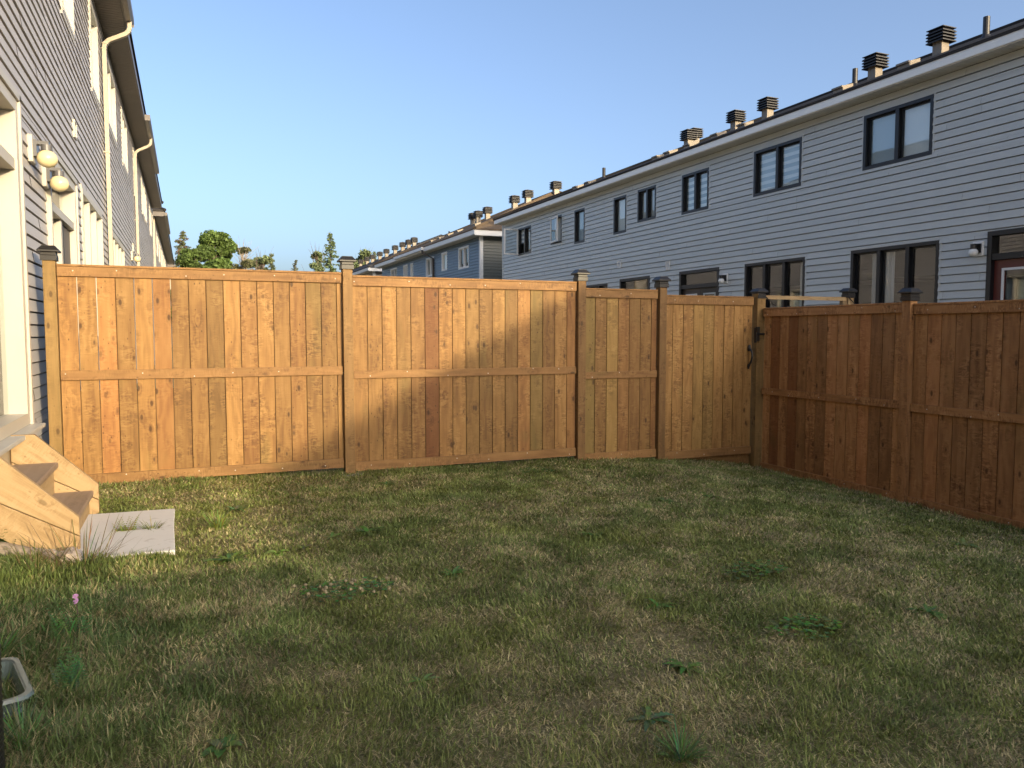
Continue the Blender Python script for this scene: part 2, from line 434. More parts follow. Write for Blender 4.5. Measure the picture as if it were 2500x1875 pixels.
def make_ground():
    xs = np.concatenate([[-900, -200, -60, -20, -4], np.arange(-1.4, 6.6, .1), [8, 11, 20, 60, 200, 900]])
    ys = np.concatenate([[-900, -200, -40, -12, -4, -1], np.arange(.6, 7.7, .1), [9, 12, 30, 60, 150, 400, 900]])
    X, Y = np.meshgrid(xs, ys, indexing='ij'); Z = gh(X, Y)
    far = (X < -1.5) | (X > 6.6) | (Y < 0) | (Y > 7.7)
    Z = np.where(far, gz(X) - .01, Z)
    V = np.stack([X, Y, Z], -1).reshape(-1, 3); ny = len(ys)
    F = [(i * ny + j, (i + 1) * ny + j, (i + 1) * ny + j + 1, i * ny + j + 1) for i in range(len(xs) - 1) for j in range(ny - 1)]
    b = MB(); b.v = [tuple(p) for p in V]; b.f = F; b.uv = [[(0, 0)] * 4] * len(F); b.bd = [(0, 1, .5)] * len(F); b.mi = [0] * len(F)
    tag(b.build('ground', M['lawn'], smooth=True, recalc=False), kind='structure')
make_ground()

# ------------------------------------------------------------------ houses
class Wall:
    """a vertical wall seen in its own coordinates: s along, n outward, z up"""
    def __init__(s, p0, d, n): s.p0, s.d, s.n = Vector((*p0, 0)), Vector((*d, 0)), Vector((*n, 0))
    def tf(s, a, n, z): return s.p0 + s.d * a + s.n * n + Vector((0, 0, z))
def siding(wall, s0, s1, z0, z1, course, openings, lip, mb, mi=0):
    nz = int(round((z1 - z0) / course)); course = (z1 - z0) / nz
    for i in range(nz):
        a, b = z0 + i * course, z0 + (i + 1) * course
        cuts = sorted({a, b} | {z for o in openings for z in (o[2], o[3]) if a < z < b})
        for k in range(len(cuts) - 1):
            c0, c1 = cuts[k], cuts[k + 1]; mid = (c0 + c1) / 2
            spans = [(s0, s1)]
            for o in openings:
                if o[2] < mid < o[3]:
                    ns = []
                    for p, q in spans:
                        if o[1] <= p or o[0] >= q: ns.append((p, q)); continue
                        if o[0] > p: ns.append((p, o[0]))
                        if o[1] < q: ns.append((o[1], q))
                    spans = ns
            gv = .013                                              # dark gap under the next board's lip
            pr = lambda z: lip * (b - z) / course + .003
            # each course is made of lengths that overlap at staggered seams
            seams = [s0 + random.uniform(.3, 3.4)]
            while seams[-1] < s1: seams.append(seams[-1] + random.uniform(2.6, 3.7))
            lens = [s0] + [x for x in seams if x < s1] + [s1]
            if k == 0: tones = [random.uniform(.955, 1.045) for _ in range(len(lens) + 30)]
            pieces = [(max(p, lens[m]), min(q, lens[m + 1]), m) for p, q in spans for m in range(len(lens) - 1) if max(p, lens[m]) < min(q, lens[m + 1]) - 1e-4]
            for p, q, m in pieces:
                bd = (0, tones[m], .5); dn = .0035 * (m % 2); pr = lambda z: lip * (b - z) / course + .003 + dn
                e = min(c1, b - gv)
                if e > c0: mb.add([(p, pr(c0), c0), (q, pr(c0), c0), (q, pr(e), e), (p, pr(e), e)], [(0, 1, 2, 3)], None, bd, mi)
                if k == len(cuts) - 2:
                    e = max(e, c0)
                    mb.add([(p, pr(e), e), (q, pr(e), e), (q, -.062, e + .001), (p, -.062, e + .001)], [(0, 1, 2, 3)], None, bd, mi)
                    mb.add([(p, -.062, e), (q, -.062, e), (q, -.062, b + .002), (p, -.062, b + .002)], [(0, 1, 2, 3)], None, bd, mi)
                if k == 0: mb.add([(p, pr(c0), c0), (q, pr(c0), c0), (q, -.062, c0 + .002), (p, -.062, c0 + .002)], [(0, 1, 2, 3)], None, bd, mi)
def frame_ring(mb, s0, s1, z0, z1, wd, n0, n1, mi=0):
    mb.box(s0, s0 + wd, n0, n1, z0, z1, mi=mi); mb.box(s1 - wd, s1, n0, n1, z0, z1, mi=mi)
    mb.box(s0 + wd, s1 - wd, n0, n1, z0, z0 + wd, mi=mi); mb.box(s0 + wd, s1 - wd, n0, n1, z1 - wd, z1, mi=mi)
def window(house, wall, o, panes=2, frame='black', recess=.055, fw=.055, trim=None, tw=.035, proud=.022, inside=None, skip_pane=None, mull=.07, depth=.11):
    """window part: frame with trim; sub-parts pane and whatever hangs behind it"""
    s0, s1, z0, z1 = o
    f = MB(wall.tf)
    frame_ring(f, s0, s1, z0, z1, fw, -depth, proud)
    if trim:   # thin surround standing on the siding
        frame_ring(f, s0 - tw, s1 + tw, z0 - tw, z1 + tw, tw - .002, -.02, proud - .006, 1)
    w_ = (s1 - s0 - 2 * fw - mull * (panes - 1)) / panes
    sp = []
    for k in range(panes):
        a = s0 + fw + k * (w_ + mull); sp.append((a, a + w_))
        if k < panes - 1: f.box(a + w_, a + w_ + mull, -depth, proud - .008, z0 + fw, z1 - fw)
    for k, (a, b) in enumerate(sp):   # sash bead
        if k == skip_pane: continue
        frame_ring(f, a + .001, b - .001, z0 + fw + .001, z1 - fw - .001, .028, -recess - .03, -recess + .012)
    fo = f.build('window', [M[frame], M[trim or frame]], house)
    for k, (a, b) in enumerate(sp):
        if k != skip_pane:
            p = MB(wall.tf); p.add([(a, -recess - .006, z0 + fw), (b, -recess - .006, z0 + fw), (b, -recess - .006, z1 - fw), (a, -recess - .006, z1 - fw)], [(0, 1, 2, 3)])
            p.build('pane', M['glass'], fo, recalc=False)
        it = inside[k] if isinstance(inside, (list, tuple)) else inside
        if it:
            kind, lo, hi = it if isinstance(it, tuple) else (it, 0., 1.)
            q = MB(wall.tf); za, zb = z0 + fw + (z1 - z0 - 2 * fw) * lo, z0 + fw + (z1 - z0 - 2 * fw) * hi
            n_ = -recess - .045
            if kind == 'curtain':
                sa, sb = (a, a + (b - a) * .38) if k % 2 == 0 else (a + (b - a) * .62, b)
                if it == 'curtain_full': sa, sb = a, b
                c = 24; V = []; F = []
                for i in range(c + 1):
                    x = sa + (sb - sa) * i / c; d = n_ - .02 + .025 * math.sin(i * 1.7) + .01 * math.sin(i * 4.1)
                    V += [(x, d, za), (x, d, zb)]
                for i in range(c): F.append((2 * i, 2 * i + 2, 2 * i + 3, 2 * i + 1))
                q.add(V, F); q.build('curtain', M['curtain'], fo, smooth=True, recalc=False)
            elif kind == 'drape':
                c = 40; V = []; F = []
                for i in range(c + 1):
                    x = a + (b - a) * i / c; d = n_ - .02 + .025 * math.sin(i * 1.5) + .012 * math.sin(i * .7)
                    V += [(x, d, za), (x, d, zb)]
                for i in range(c): F.append((2 * i, 2 * i + 2, 2 * i + 3, 2 * i + 1))
                q.add(V, F); q.build('curtain', M['curtain'], fo, smooth=True, recalc=False)
            else:
                q.box(a - .01, b + .01, n_ - .004, n_, za, zb); q.build('blind', M[kind], fo)
    return fo, sp
def room_backing(house, wall, s0, s1, z0, z1, depth=1.3):
    b = MB(wall.tf); b.box(s0, s1, -depth - .1, -depth, z0, z1)
    b.box(s0, s1, -depth, -.2, z0 + 2.62, z0 + 2.80)      # floor between the storeys
    b.build('dark_backing', M['dark'], house)  # near-black backing; the unlit rooms' darkness is put into its colour
def hip_roof(house, x0, x1, y0, y1, z, slope, mat, name='roof', edge=.05):
    """hip roof on a rectangle of eaves; UV in metres so shingles run level"""
    h = min(x1 - x0, y1 - y0) / 2; top = z + slope * h; k = math.hypot(1, slope)
    xm = (x0 + x1) / 2
    a, b = (xm, y0 + h, top), (xm, y1 - h, top)
    c = [(x0, y0, z), (x1, y0, z), (x1, y1, z), (x0, y1, z)]
    m = MB()
    m.add([c[0], c[3], b, a], [(0, 1, 2, 3)], [[(y0, 0), (y1, 0), (y1 - h, h * k), (y0 + h, h * k)]])
    m.add([c[1], c[2], b, a], [(0, 1, 2, 3)], [[(y0, 0), (y1, 0), (y1 - h, h * k), (y0 + h, h * k)]])
    m.add([c[0], c[1], a], [(0, 1, 2)], [[(x0, 0), (x1, 0), (xm, h * k)]])
    m.add([c[3], c[2], b], [(0, 1, 2)], [[(x0, 0), (x1, 0), (xm, h * k)]])
    # shingle edge
    for p, q in ((c[0], c[1]), (c[1], c[2]), (c[2], c[3]), (c[3], c[0])):
        m.add([p, q, (q[0], q[1], z - edge), (p[0], p[1], z - edge)], [(0, 1, 2, 3)], [[(0, 0), (1, 0), (1, .05), (0, .05)]])
    o = m.build(name, mat, house, recalc=False)
    cp = MB()                                                     # ridge and hip caps
    for p, q in ((a, b), (c[0], a), (c[1], a), (c[2], b), (c[3], b)):
        cp.tube([p, q], .07, 6)
    cp.build('ridge_cap', mat, o)
    return o
def roof_vent(house, x, y, z, sc=1., yaw=0.):
    s = MB(); r = .115 * sc
    s.lathe([(r, -.28), (r, .30 * sc)], (x, y, z), square=True)
    for q in (-1, 1):                                             # folded seams of the collar
        s.box(x - r - .004, x - r + .012, y + q * r * .4 - .006, y + q * r * .4 + .006, z - .2, z + .28 * sc)
    so = s.build('roof_vent', M['ventstem'], house)
    c = MB(); R0 = .215 * sc
    for k in range(4):
        zz = (.25 + .068 * k) * sc
        c.lathe([(R0 * .72, zz + .045 * sc), (R0, zz - .004), (R0, zz + .012), (R0 * .74, zz + .062 * sc)], (x, y, z), square=True)
    c.lathe([(R0 * .98, .53 * sc), (R0 * .98, .545 * sc), (.02, .60 * sc)], (x, y, z), square=True)
    c.build('vent_louvre', M['vent'], so)
def plumbing_pipe(house, x, y, z, h=.36):
    p = MB(); p.lathe([(.055, -.15), (.055, h), (.045, h), (.045, h - .06)], (x, y, z), 12)
    p.lathe([(.13, -.09), (.065, .03)], (x, y, z), 12)
    p.build('vent_pipe', M['vent'], house)
def slot_vent(house, x, y, z, slope, sgn):
    """low square roof ventilator lying on the slope"""
    v = MB(); v.prism([(x - .14, z - .14 * slope * sgn - .02), (x + .14, z + .14 * slope * sgn - .02), (x + .14, z + .14 * slope * sgn + .06), (x - .14, z - .14 * slope * sgn + .09)], y - .13, y + .13, 'xz')
    v.box(x - .18, x - .14, y - .14, y + .14, z + .0, z + .035)
    v.build('roof_box_vent', M['ventstem'], house)
def globe_lamp(house, X, sgn, y, z, metal, glob, back='cream', r=.078):
    """exterior wall light: mounting block, bracket, globe. sgn = outward direction in x"""
    b = MB(); b.box(X - sgn * .005, X + sgn * .035, y - .085, y + .085, z - .11, z + .11)
    bo = b.build('wall_lamp', M[back], house, bevel=.008)
    a = MB(); a.box(X + sgn * .035, X + sgn * .06, y - .06, y + .06, z - .06, z + .075)
    a.box(X + sgn * .06, X + sgn * .145, y - .036, y + .036, z + .042, z + .07)
    a.lathe([(.030, .0), (.042, .0), (.042, .05), (.030, .05)], (X + sgn * .125, y, z - .005), 20)
    a.build('lamp_bracket', M[metal], bo)
    g = MB(); g.sphere((X + sgn * .125, y, z + .006 - r * .92), r, 24, 14, sz=.92); g.build('lamp_globe', M[glob], bo, smooth=True)
def wall_vent(house, wall, s, z, mat='white', w_=.17, h=.21):
    v = MB(wall.tf); frame_ring(v, s - w_ / 2, s + w_ / 2, z - h / 2, z + h / 2, .02, -.01, .035)
    for k in range(5): v.box(s - w_ / 2 + .02, s + w_ / 2 - .02, 0, .022, z - h / 2 + .028 + k * .033, z - h / 2 + .050 + k * .033)
    v.build('wall_vent', M[mat], house)
def eave(house, X, Xo, y0, y1, zs, mf, ms, name='fascia', hf=.17, slats=True):
    """soffit panel with grooves and the fascia board at its outer edge"""
    s = MB(); lo, hi = min(X, Xo), max(X, Xo)
    if slats:
        y = y0
        while y < y1 - 1e-6:
            e = min(y + .10, y1); s.box(lo, hi, y, e - .012, zs - .006, zs + .02, along=0); s.box(lo, hi, e - .012, e, zs + .004, zs + .02, along=0); y = e
    else: s.box(lo, hi, y0, y1, zs, zs + .02)
    s.build('soffit', M[ms], house)
    f = MB(); sg = 1 if Xo > X else -1
    f.box(Xo, Xo + sg * .022, y0 - .02, y1 + .02, zs + .012, zs + hf); f.build(name, M[mf], house)

# ---- the light grey row on the right: wall faces -X at X = 10.9
XR, RS = 10.9, 5.385
house = thing('townhouse_row', (15, 2, -.4), 'long light grey sided townhouse row with black windows above the right fence', 'house')
wr = Wall((XR, 0), (0, 1), (-1, 0))
up = [ # (y0, y1, z0, z1, panes, inside)
    (24.10, 25.22, 4.11, 5.05, 2, None), (21.78, 22.56, 4.22, 5.08, 1, 'drape'), (20.27, 20.92, 4.07, 5.07, 1, 'blind_skytint'),
    (17.94, 18.60, 4.08, 5.07, 1, 'blind'), (16.53, 17.38, 4.25, 5.08, 2, 'drape'), (14.42, 15.44, 4.18, 5.10, 2, ['zebra', 'zebra']),
    (11.59, 12.93, 4.20, 5.12, 2, ['zebra', 'zebra']), (8.78, 10.13, 4.20, 5.13, 2, ['blind', 'blind_skytint'])]
gr = [(18.9, 20.45, 1.25, 2.78, 3, None), (11.43, 13.15, 1.15, 2.84, 3, ['curtain', None, None]), (8.59, 10.33, 1.15, 2.845, 3, [None, 'curtain', 'curtain'])]
doors = [(16.76, 18.24, .25, 2.845), (14.0, 15.49, .25, 2.85), (6.35, 7.80, .25, 2.88)]
extra = [(3.3, 4.65, 4.2, 5.13, 2, 'blind'), (-1.2, .2, 4.2, 5.13, 2, 'blind'), (-6, -4.6, 4.2, 5.13, 2, 'blind')]
ops = [o[:4] for o in up + gr + extra] + doors
sd = MB(wr.tf); siding(wr, -26, 26.68, -.30, RS, .1225, ops, .017, sd)
sd.build('siding_wall', M['sid_right'], house, recalc=False)
b = MB(); b.box(XR + .02, XR + 13.2, 26.60, 26.66, -.6, RS); b.box(XR + .02, XR + 13.2, -25.98, -25.92, -.6, RS); b.box(XR + 13.2, XR + 13.3, -25.98, 26.66, -.6, RS)
b.build('outer_wall', M['sid_right'], house)
b = MB(); b.box(XR - .022, XR + .05, 26.60, 26.70, -.3, RS + .02); b.build('corner_post', M['sid_right'], house)
b = MB(); b.box(XR + .03, XR + .2, -26, 26.6, -.9, -.3); b.build('foundation', M['concrete'], house)
room_backing(house, wr, -25.9, 26.5, -.3, RS)
for k, (y0, y1, z0, z1, n, ins) in enumerate(up + gr + extra):
    if k in (0, 1): continue
    window(house, wr, (y0, y1, z0, z1), n, 'black', trim='sid_right', inside=ins)
# open casement in the farthest window, and the one beside it ajar
def leaf(parent, wall, hinge, width, z0, z1, ang, name='open_sash', mat='white', edge='white'):
    def tf(u, n, z):
        c, s_ = math.cos(ang), math.sin(ang)
        return wall.tf(hinge - u * c - n * s_, .03 + u * s_ - n * c, z)
    f = MB(tf); frame_ring(f, 0, width, z0, z1, .05, -.025, .0, 0); frame_ring(f, .002, width - .002, z0 + .002, z1 - .002, .046, .0, .016, 1)
    fo = f.build(name, [M[mat], M[edge]], parent)
    p = MB(tf); p.add([(.05, -.005, z0 + .05), (width - .05, -.005, z0 + .05), (width - .05, -.005, z1 - .05), (.05, -.005, z1 - .05)], [(0, 1, 2, 3)])
    return fo, p
f0, sp0 = window(house, wr, up[0][:4], 2, 'black', trim='sid_right', inside=[None, ('zebra', .45, 1)], skip_pane=1)
lo, lp = leaf(f0, wr, up[0][1] - .05, .58, up[0][2] + .02, up[0][3] - .02, R(82)); lp.build('pane', M['glass'], f0, recalc=False)
f1, sp1 = window(house, wr, up[1][:4], 1, 'black', trim='sid_right', inside='drape', skip_pane=0)
lo, lp = leaf(f1, wr, up[1][1] - .02, .74, up[1][2] + .04, up[1][3] - .03, R(9)); lp.build('pane', M['glass'], f1, recalc=False)
# paper notice stuck inside the zebra-blind window
b = MB(wr.tf); b.box(12.60, 12.86, -.13, -.128, 4.45, 4.63); b.build('paper_sheet', M['white'], house)
def back_door(house, wall, o, leaves, mats, litemat='white'):
    """door with transom: frame part, each leaf with its lite"""
    s0, s1, z0, z1 = o
    f = MB(wall.tf); frame_ring(f, s0, s1, z0, z1, .07, -.12, .025); f.box(s0 + .07, s1 - .07, -.12, .012, z1 - .42, z1 - .33)
    fo = f.build('door', M['black'], house)
    p = MB(wall.tf); p.add([(s0 + .07, -.06, z1 - .33), (s1 - .07, -.06, z1 - .33), (s1 - .07, -.06, z1 - .07), (s0 + .07, -.06, z1 - .07)], [(0, 1, 2, 3)]); p.build('transom_pane', M['glass'], fo, recalc=False)
    w_ = (s1 - s0 - .14) / leaves
    for k in range(leaves):
        a, b_ = s0 + .07 + k * w_ + .004, s0 + .07 + (k + 1) * w_ - .004
        d = MB(wall.tf); top = z1 - .425; m_ = .15
        frame_ring(d, a, b_, z0 + .03, top, m_, -.09, -.05)
        d.build('door_leaf', M[mats[k]], fo)
        q = MB(wall.tf); frame_ring(q, a + m_ - .03, b_ - m_ + .03, z0 + m_, top - m_ + .03, .035, -.05, -.035); q.build('door_lite_frame', M[litemat if k == leaves - 1 else 'sid_right'], fo)
        p = MB(wall.tf); p.add([(a + m_, -.07, z0 + m_), (b_ - m_, -.07, z0 + m_), (b_ - m_, -.07, top - m_), (a + m_, -.07, top - m_)], [(0, 1, 2, 3)]); p.build('door_pane', M['glass'], fo, recalc=False)
back_door(house, wr, doors[0], 2, ['browndoor', 'browndoor']); back_door(house, wr, doors[1], 2, ['black', 'browndoor']); back_door(house, wr, doors[2], 1, ['reddoor'])
globe_lamp(house, XR, -1, 7.94, 2.64, 'iron', 'globe_white', 'white', .066); globe_lamp(house, XR, -1, 13.78, 2.58, 'iron', 'globe_white', 'white', .066)
wall_vent(house, wr, 18.26, 3.26); wall_vent(house, wr, 15.97, 3.04)
eave(house, XR, XR - .30, -26.4, 26.72, RS, 'fascia_pale', 'soffit_pale', hf=.145)
hip_roof(house, XR - .33, XR + 13.6, -26.4, 26.80, RS + .185, .405, M['shingle'])
def rz(x, x0, z, s): return z + (x - x0) * s
for y, x in ((20.9, 15.2), (19.55, 14), (17.4, 14), (16.15, 14), (12.77, 14), (11.18, 14)):
    roof_vent(house, x, y, rz(x, XR - .33, RS + .185, .405) - .03, .9)
for y, x in ((22.88, 13), (12.37, 13), (9.5, 13)): plumbing_pipe(house, x, y, rz(x, XR - .33, RS + .185, .405), .34)
for y in (15.79, 16.84, 18.04, 19.0, 19.6, 23.8, 24.7, 11.06, 12.68):
    slot_vent(house, 12.7, y * .977, rz(12.7, XR - .33, RS + .185, .405), .405, 1)

# ---- the slate blue row behind it
X2, S2 = 11.0, 5.28
h2 = thing('townhouse_row', (17, 37, -.4), 'slate blue sided townhouse row with white windows behind the light grey row', 'house')
w2 = Wall((X2, 0), (0, 1), (-1, 0)); w2s = Wall((0, 29.3), (1, 0), (0, -1))
win2 = [(30.66, 32.0, 4.13, 5.06, 2), (33.57, 34.4, 4.24, 5.07, 1), (35.6, 36.93, 4.13, 5.05, 2), (39.25, 39.8, 4.13, 5.04, 1), (40.36, 41.26, 4.13, 5.05, 2), (42.65, 44.08, 4.13, 5.06, 2)]
sd = MB(w2.tf); siding(w2, 29.3, 46.2, -.3, S2, .1225, [o[:4] for o in win2], .017, sd); sd.build('siding_wall', M['sid_blue'], h2, recalc=False)
sd = MB(w2s.tf); siding(w2s, X2, X2 + 13, -.3, S2, .1225, [], .017, sd); sd.build('side_wall', M['sid_green'], h2, recalc=False)
b = MB(); b.box(X2 - .03, X2 + .10, 29.26, 29.40, -.3, S2); b.build('corner_post', M['white'], h2)
b = MB(); b.box(X2 + .02, X2 + 13, 46.1, 46.2, -.6, S2); b.box(X2 + 12.9, X2 + 13, 29.4, 46.1, -.6, S2); b.build('outer_wall', M['sid_blue'], h2)
room_backing(h2, w2, 29.5, 46, -.3, S2)
for y0, y1, z0, z1, n in win2: window(h2, w2, (y0, y1, z0, z1), n, 'white', recess=.05, fw=.075, inside='blind' if n == 1 else ['curtain', None])
eave(h2, X2, X2 - .4, 28.9, 46.4, S2, 'white', 'soffit_pale', hf=.19)
b = MB(); b.box(X2 - .4, X2 + 13.4, 28.88, 28.902, S2 - .025, S2 + .19); b.box(X2 - .4, X2 + 13.4, 28.9, 29.3, S2, S2 + .02); b.build('side_fascia', M['white'], h2)
b = MB(); b.box(X2 - .54, X2 - .4, 35.9, 41.3, S2 + .06, S2 + .19); b.build('gutter', M['white'], h2)
b = MB(); b.tube([(X2 - .47, 36.0, S2 + .06), (X2 - .47, 36.0, S2 - .05), (X2 - .06, 35.6, S2 - .35), (X2 - .06, 35.6, -.2)], .05, 6); b.build('downspout', M['fascia_dark'], h2)
hip_roof(h2, X2 - .43, X2 + 13.6, 28.85, 46.5, S2 + .235, .44, M['shingle_brown'])
roof_vent(h2, 17.25, 35.2, 8.3, 1.15)
for y in (33.61, 35.2, 38.89, 40.33, 41.16): roof_vent(h2, 15, y, 7.5, 1.05)
plumbing_pipe(h2, 15, 45.4, 6.7, .9)
for y in (34, 36.5, 38, 39.5, 41): slot_vent(h2, 12.6, y, S2 + .235 + .44 * 2.03, .44, 1)

# ---- third row, farther
h3 = thing('townhouse_row', (17, 60, -.4), 'farthest pale grey townhouse row with near black roof and many vents', 'house')
w3 = Wall((X2, 0), (0, 1), (-1, 0)); w3s = Wall((0, 48.6), (1, 0), (0, -1))
win3 = [(50.5, 51.8, 4.1, 5.0, 2), (54, 55.3, 4.1, 5.0, 2), (58, 59.3, 4.1, 5.0, 2), (63, 64.3, 4.1, 5.0, 2)]
sd = MB(w3.tf); siding(w3, 48.6, 76, -.3, S2, .1225, [o[:4] for o in win3], .017, sd); sd.build('siding_wall', M['sid_far'], h3, recalc=False)
sd = MB(w3s.tf); siding(w3s, X2, X2 + 13, -.3, S2, .1225, [], .017, sd); sd.build('side_wall', M['sid_far'], h3, recalc=False)
b = MB(); b.box(X2 - .03, X2 + .12, 48.54, 48.7, -.3, S2); b.build('corner_post', M['white'], h3)
room_backing(h3, w3, 48.8, 76, -.3, S2)
for y0, y1, z0, z1, n in win3: window(h3, w3, (y0, y1, z0, z1), n, 'white', recess=.05, fw=.08, inside='blind')
eave(h3, X2, X2 - .4, 48.2, 76.3, S2, 'white', 'soffit_pale', hf=.19, slats=False)
b = MB(); b.box(X2 - .4, X2 + 13.4, 48.18, 48.202, S2 - .025, S2 + .19); b.build('side_fascia', M['white'], h3)
hip_roof(h3, X2 - .43, X2 + 13.6, 48.15, 76.4, S2 + .235, .44, M['shingle_dark'])
for y in (50.66, 52.13, 53.58, 56.43, 58.69, 61.49, 63.8, 66.55, 68.67, 71.5): roof_vent(h3, 15.6, y * 1.04 + (1.2 if y < 55 else 0), 7.75 if y > 51.5 else 7.2, 1.1)

# ---- our own row on the left: wall faces +X at X = -1.16
XL, SL = -1.16, 6.40
hl = thing('townhouse_row', (-6, 15, 0), 'mauve grey sided townhouse row with cream casings close on the left', 'house')
wl = Wall((XL, 0), (0, 1), (1, 0))
upl = [(2.6, 4.2, 4.87, 6.1, 2), (6.2, 7.6, 4.87, 6.1, 2), (9.98, 10.96, 4.87, 6.1, 1), (12.9, 13.93, 4.86, 6.1, 1), (15.3, 17.2, 4.98, 6.1, 2), (18.9, 20.35, 4.98, 6.1, 2), (22.9, 24.0, 4.97, 6.1, 1),
       (26.9, 28.3, 5.05, 6.1, 2), (28.7, 29.75, 5.05, 6.1, 1), (32.6, 34.05, 5.05, 6.1, 2)]
grl = [(11.15, 13.65, 1.3, 3.17, 3), (15.25, 18.25, 1.3, 3.12, 4), (24.0, 26.4, 1.3, 3.12, 3)]
drl = [(4.55, 6.86, .70, 3.13), (8.3, 10.15, .70, 3.08)]
upl = [(a * .977, b_ * .977, c, d, n) for a, b_, c, d, n in upl]; grl = [(a * .977, b_ * .977, c, d, n) for a, b_, c, d, n in grl]
sd = MB(wl.tf); siding(wl, -26, 35.0, .34, SL, .102, [o[:4] for o in upl + grl] + drl, .013, sd)
sd.build('siding_wall', M['sid_left'], hl, recalc=False)
b = MB(); b.box(XL - .25, XL - .02, -26, 35, -.6, .34); b.build('foundation', M['concrete'], hl)
b = MB(); b.box(XL - 12.5, XL - .02, 34.9, 34.97, -.4, SL); b.box(XL - 12.5, XL - .02, -26, -25.93, -.4, SL); b.box(XL - 12.6, XL - 12.5, -26, 34.97, -.4, SL); b.build('outer_wall', M['sid_left'], hl)
b = MB(); b.box(XL - .03, XL + .028, 34.93, 35.03, .34, SL); b.build('corner_post', M['cream'], hl)
room_backing(hl, wl, -25, 34.8, .7, SL)
for y0, y1, z0, z1, n in upl + grl:
    window(hl, wl, (y0, y1, z0, z1), n, 'cream', recess=.095, fw=.05, trim='cream', tw=.05, proud=.03, mull=.07, depth=.15, inside='blind')
def patio_door(o, openleaf):
    s0, s1, z0, z1 = o
    f = MB(wl.tf); frame_ring(f, s0 - .02, s1 + .02, z0, z1, .085, -.12, .035)
    f.box(s0 - .075, s0 - .025, -.01, .052, z0 - .02, z1 + .05); f.box(s1 + .025, s1 + .075, -.01, .052, z0 - .02, z1 + .05); f.box(s0 - .075, s1 + .075, -.01, .052, z1 + .004, z1 + .055)
    f.box(s0 + .065, s1 - .065, -.12, .018, z1 - .52, z1 - .44)          # transom bar
    m = (s0 + s1) / 2; f.box(m - .045, m + .045, -.12, .0, z0 + .085, z1 - .52)
    fo = f.build('patio_door', M['cream'], hl)
    q = MB(wl.tf); q.box(s0 - .10, s1 + .09, -.10, .125, z0 - .035, z0 - .004); q.build('door_sill', M['sill'], fo, bevel=.006)
    for a, b_, c, d in ((s0 + .065, s1 - .065, z1 - .44, z1 - .085), (s0 + .065, m - .045, z0 + .085, z1 - .52), (m + .045, s1 - .065, z0 + .085, z1 - .52)):
        p = MB(wl.tf); p.add([(a, -.09, c), (b_, -.09, c), (b_, -.09, d), (a, -.09, d)], [(0, 1, 2, 3)]); p.build('door_pane', M['glass'], fo, recalc=False)
    if openleaf:
        q = MB(wl.tf); q.box(m + .3, s1 - .07, -.05, -.03, z0 + .09, z1 - .53); q.build('screen_door', M['screen'], fo)
        q = MB(wl.tf); q.box(m + .27, m + .30, -.055, -.02, z0 + .09, z1 - .53); q.build('screen_frame', M['black'], fo)
patio_door(drl[0], False); patio_door(drl[1], True)
b = MB(wl.tf); b.box(4.4, 6.95, -.02, .022, .36, .655); b.build('kick_panel', M['spout'], hl)
for y, z in ((7.46, 2.90), (8.10, 2.81), (20.3, 3.2)): globe_lamp(hl, XL + .012, 1, y, z, 'lampmetal', 'globe', 'cream')
wall_vent(hl, wl, 10.42, 3.76, 'cream', .2, .2); wall_vent(hl, wl, 20.95, 3.46, 'cream', .2, .2)
eave(hl, XL, XL + .36, -26.3, 34.4, SL, 'fascia_dark', 'soffit', hf=.19)
hip_roof(hl, XL - 12.9, XL + .41, -26.3, 34.5, SL + .24, .44, M['shingle'])
def gutter(parent, x, y0, y1, z):
    g = MB(); g.prism([(x, z + .17), (x, z + .04), (x + .08, z + .04), (x + .115, z + .09), (x + .115, z + .17), (x + .10, z + .17), (x + .10, z + .1), (x + .07, z + .055), (x + .015, z + .055), (x + .015, z + .17)], y0, y1, 'xz')
    g.box(x + .002, x + .113, y0 - .006, y0, z + .04, z + .17); g.box(x + .002, x + .113, y1, y1 + .006, z + .04, z + .17)
    g.build('gutter', M['gutter'], parent)
def downspout(parent, x, y, z, zb, wallx):
    """corrugated elbow, square-ish pipe down the wall"""
    d = MB(); pts = []
    pts = [(x, y, z), (x, y, z - .10), (x - .02, y, z - .16), (x - .07, y, z - .21), (wallx + .13, y, z - .34), (wallx + .075, y, z - .40), (wallx + .06, y, z - .48), (wallx + .06, y, zb)]
    V, F = [], []
    for i, p in enumerate(pts):
        p = Vector(p); a = Vector(pts[max(i - 1, 0)]); c = Vector(pts[min(i + 1, len(pts) - 1)]); t_ = (c - a).normalized(); n = Vector((-t_.z, 0, t_.x))
        for u, v in ((-1, -1), (1, -1), (1, 1), (-1, 1)): V.append(tuple(p + n * .032 * u + Vector((0, .042 * v, 0))))
    for i in range(len(pts) - 1):
        for k in range(4): F.append((i * 4 + k, i * 4 + (k + 1) % 4, i * 4 + 4 + (k + 1) % 4, i * 4 + 4 + k))
    d.add(V, F)
    for i in (2, 3, 5, 6):                       # crimped elbow ribs
        p = Vector(pts[i]); d.lathe([(.045, -.008), (.045, .008)], p, square=True)
    for q in (2.2, 4.3): d.box(wallx + .0, wallx + .10, y - .052, y + .052, q, q + .03)
    d.build('downspout', M['spout'], parent, bevel=.006)
for y0, y1, yd in ((-26, 14.45, 14.25), (20.5, 27.2, 22.4)):
    gutter(hl, XL + .385, y0, y1, SL - .02); downspout(hl, XL + .44, yd, SL + .03, .2, XL)

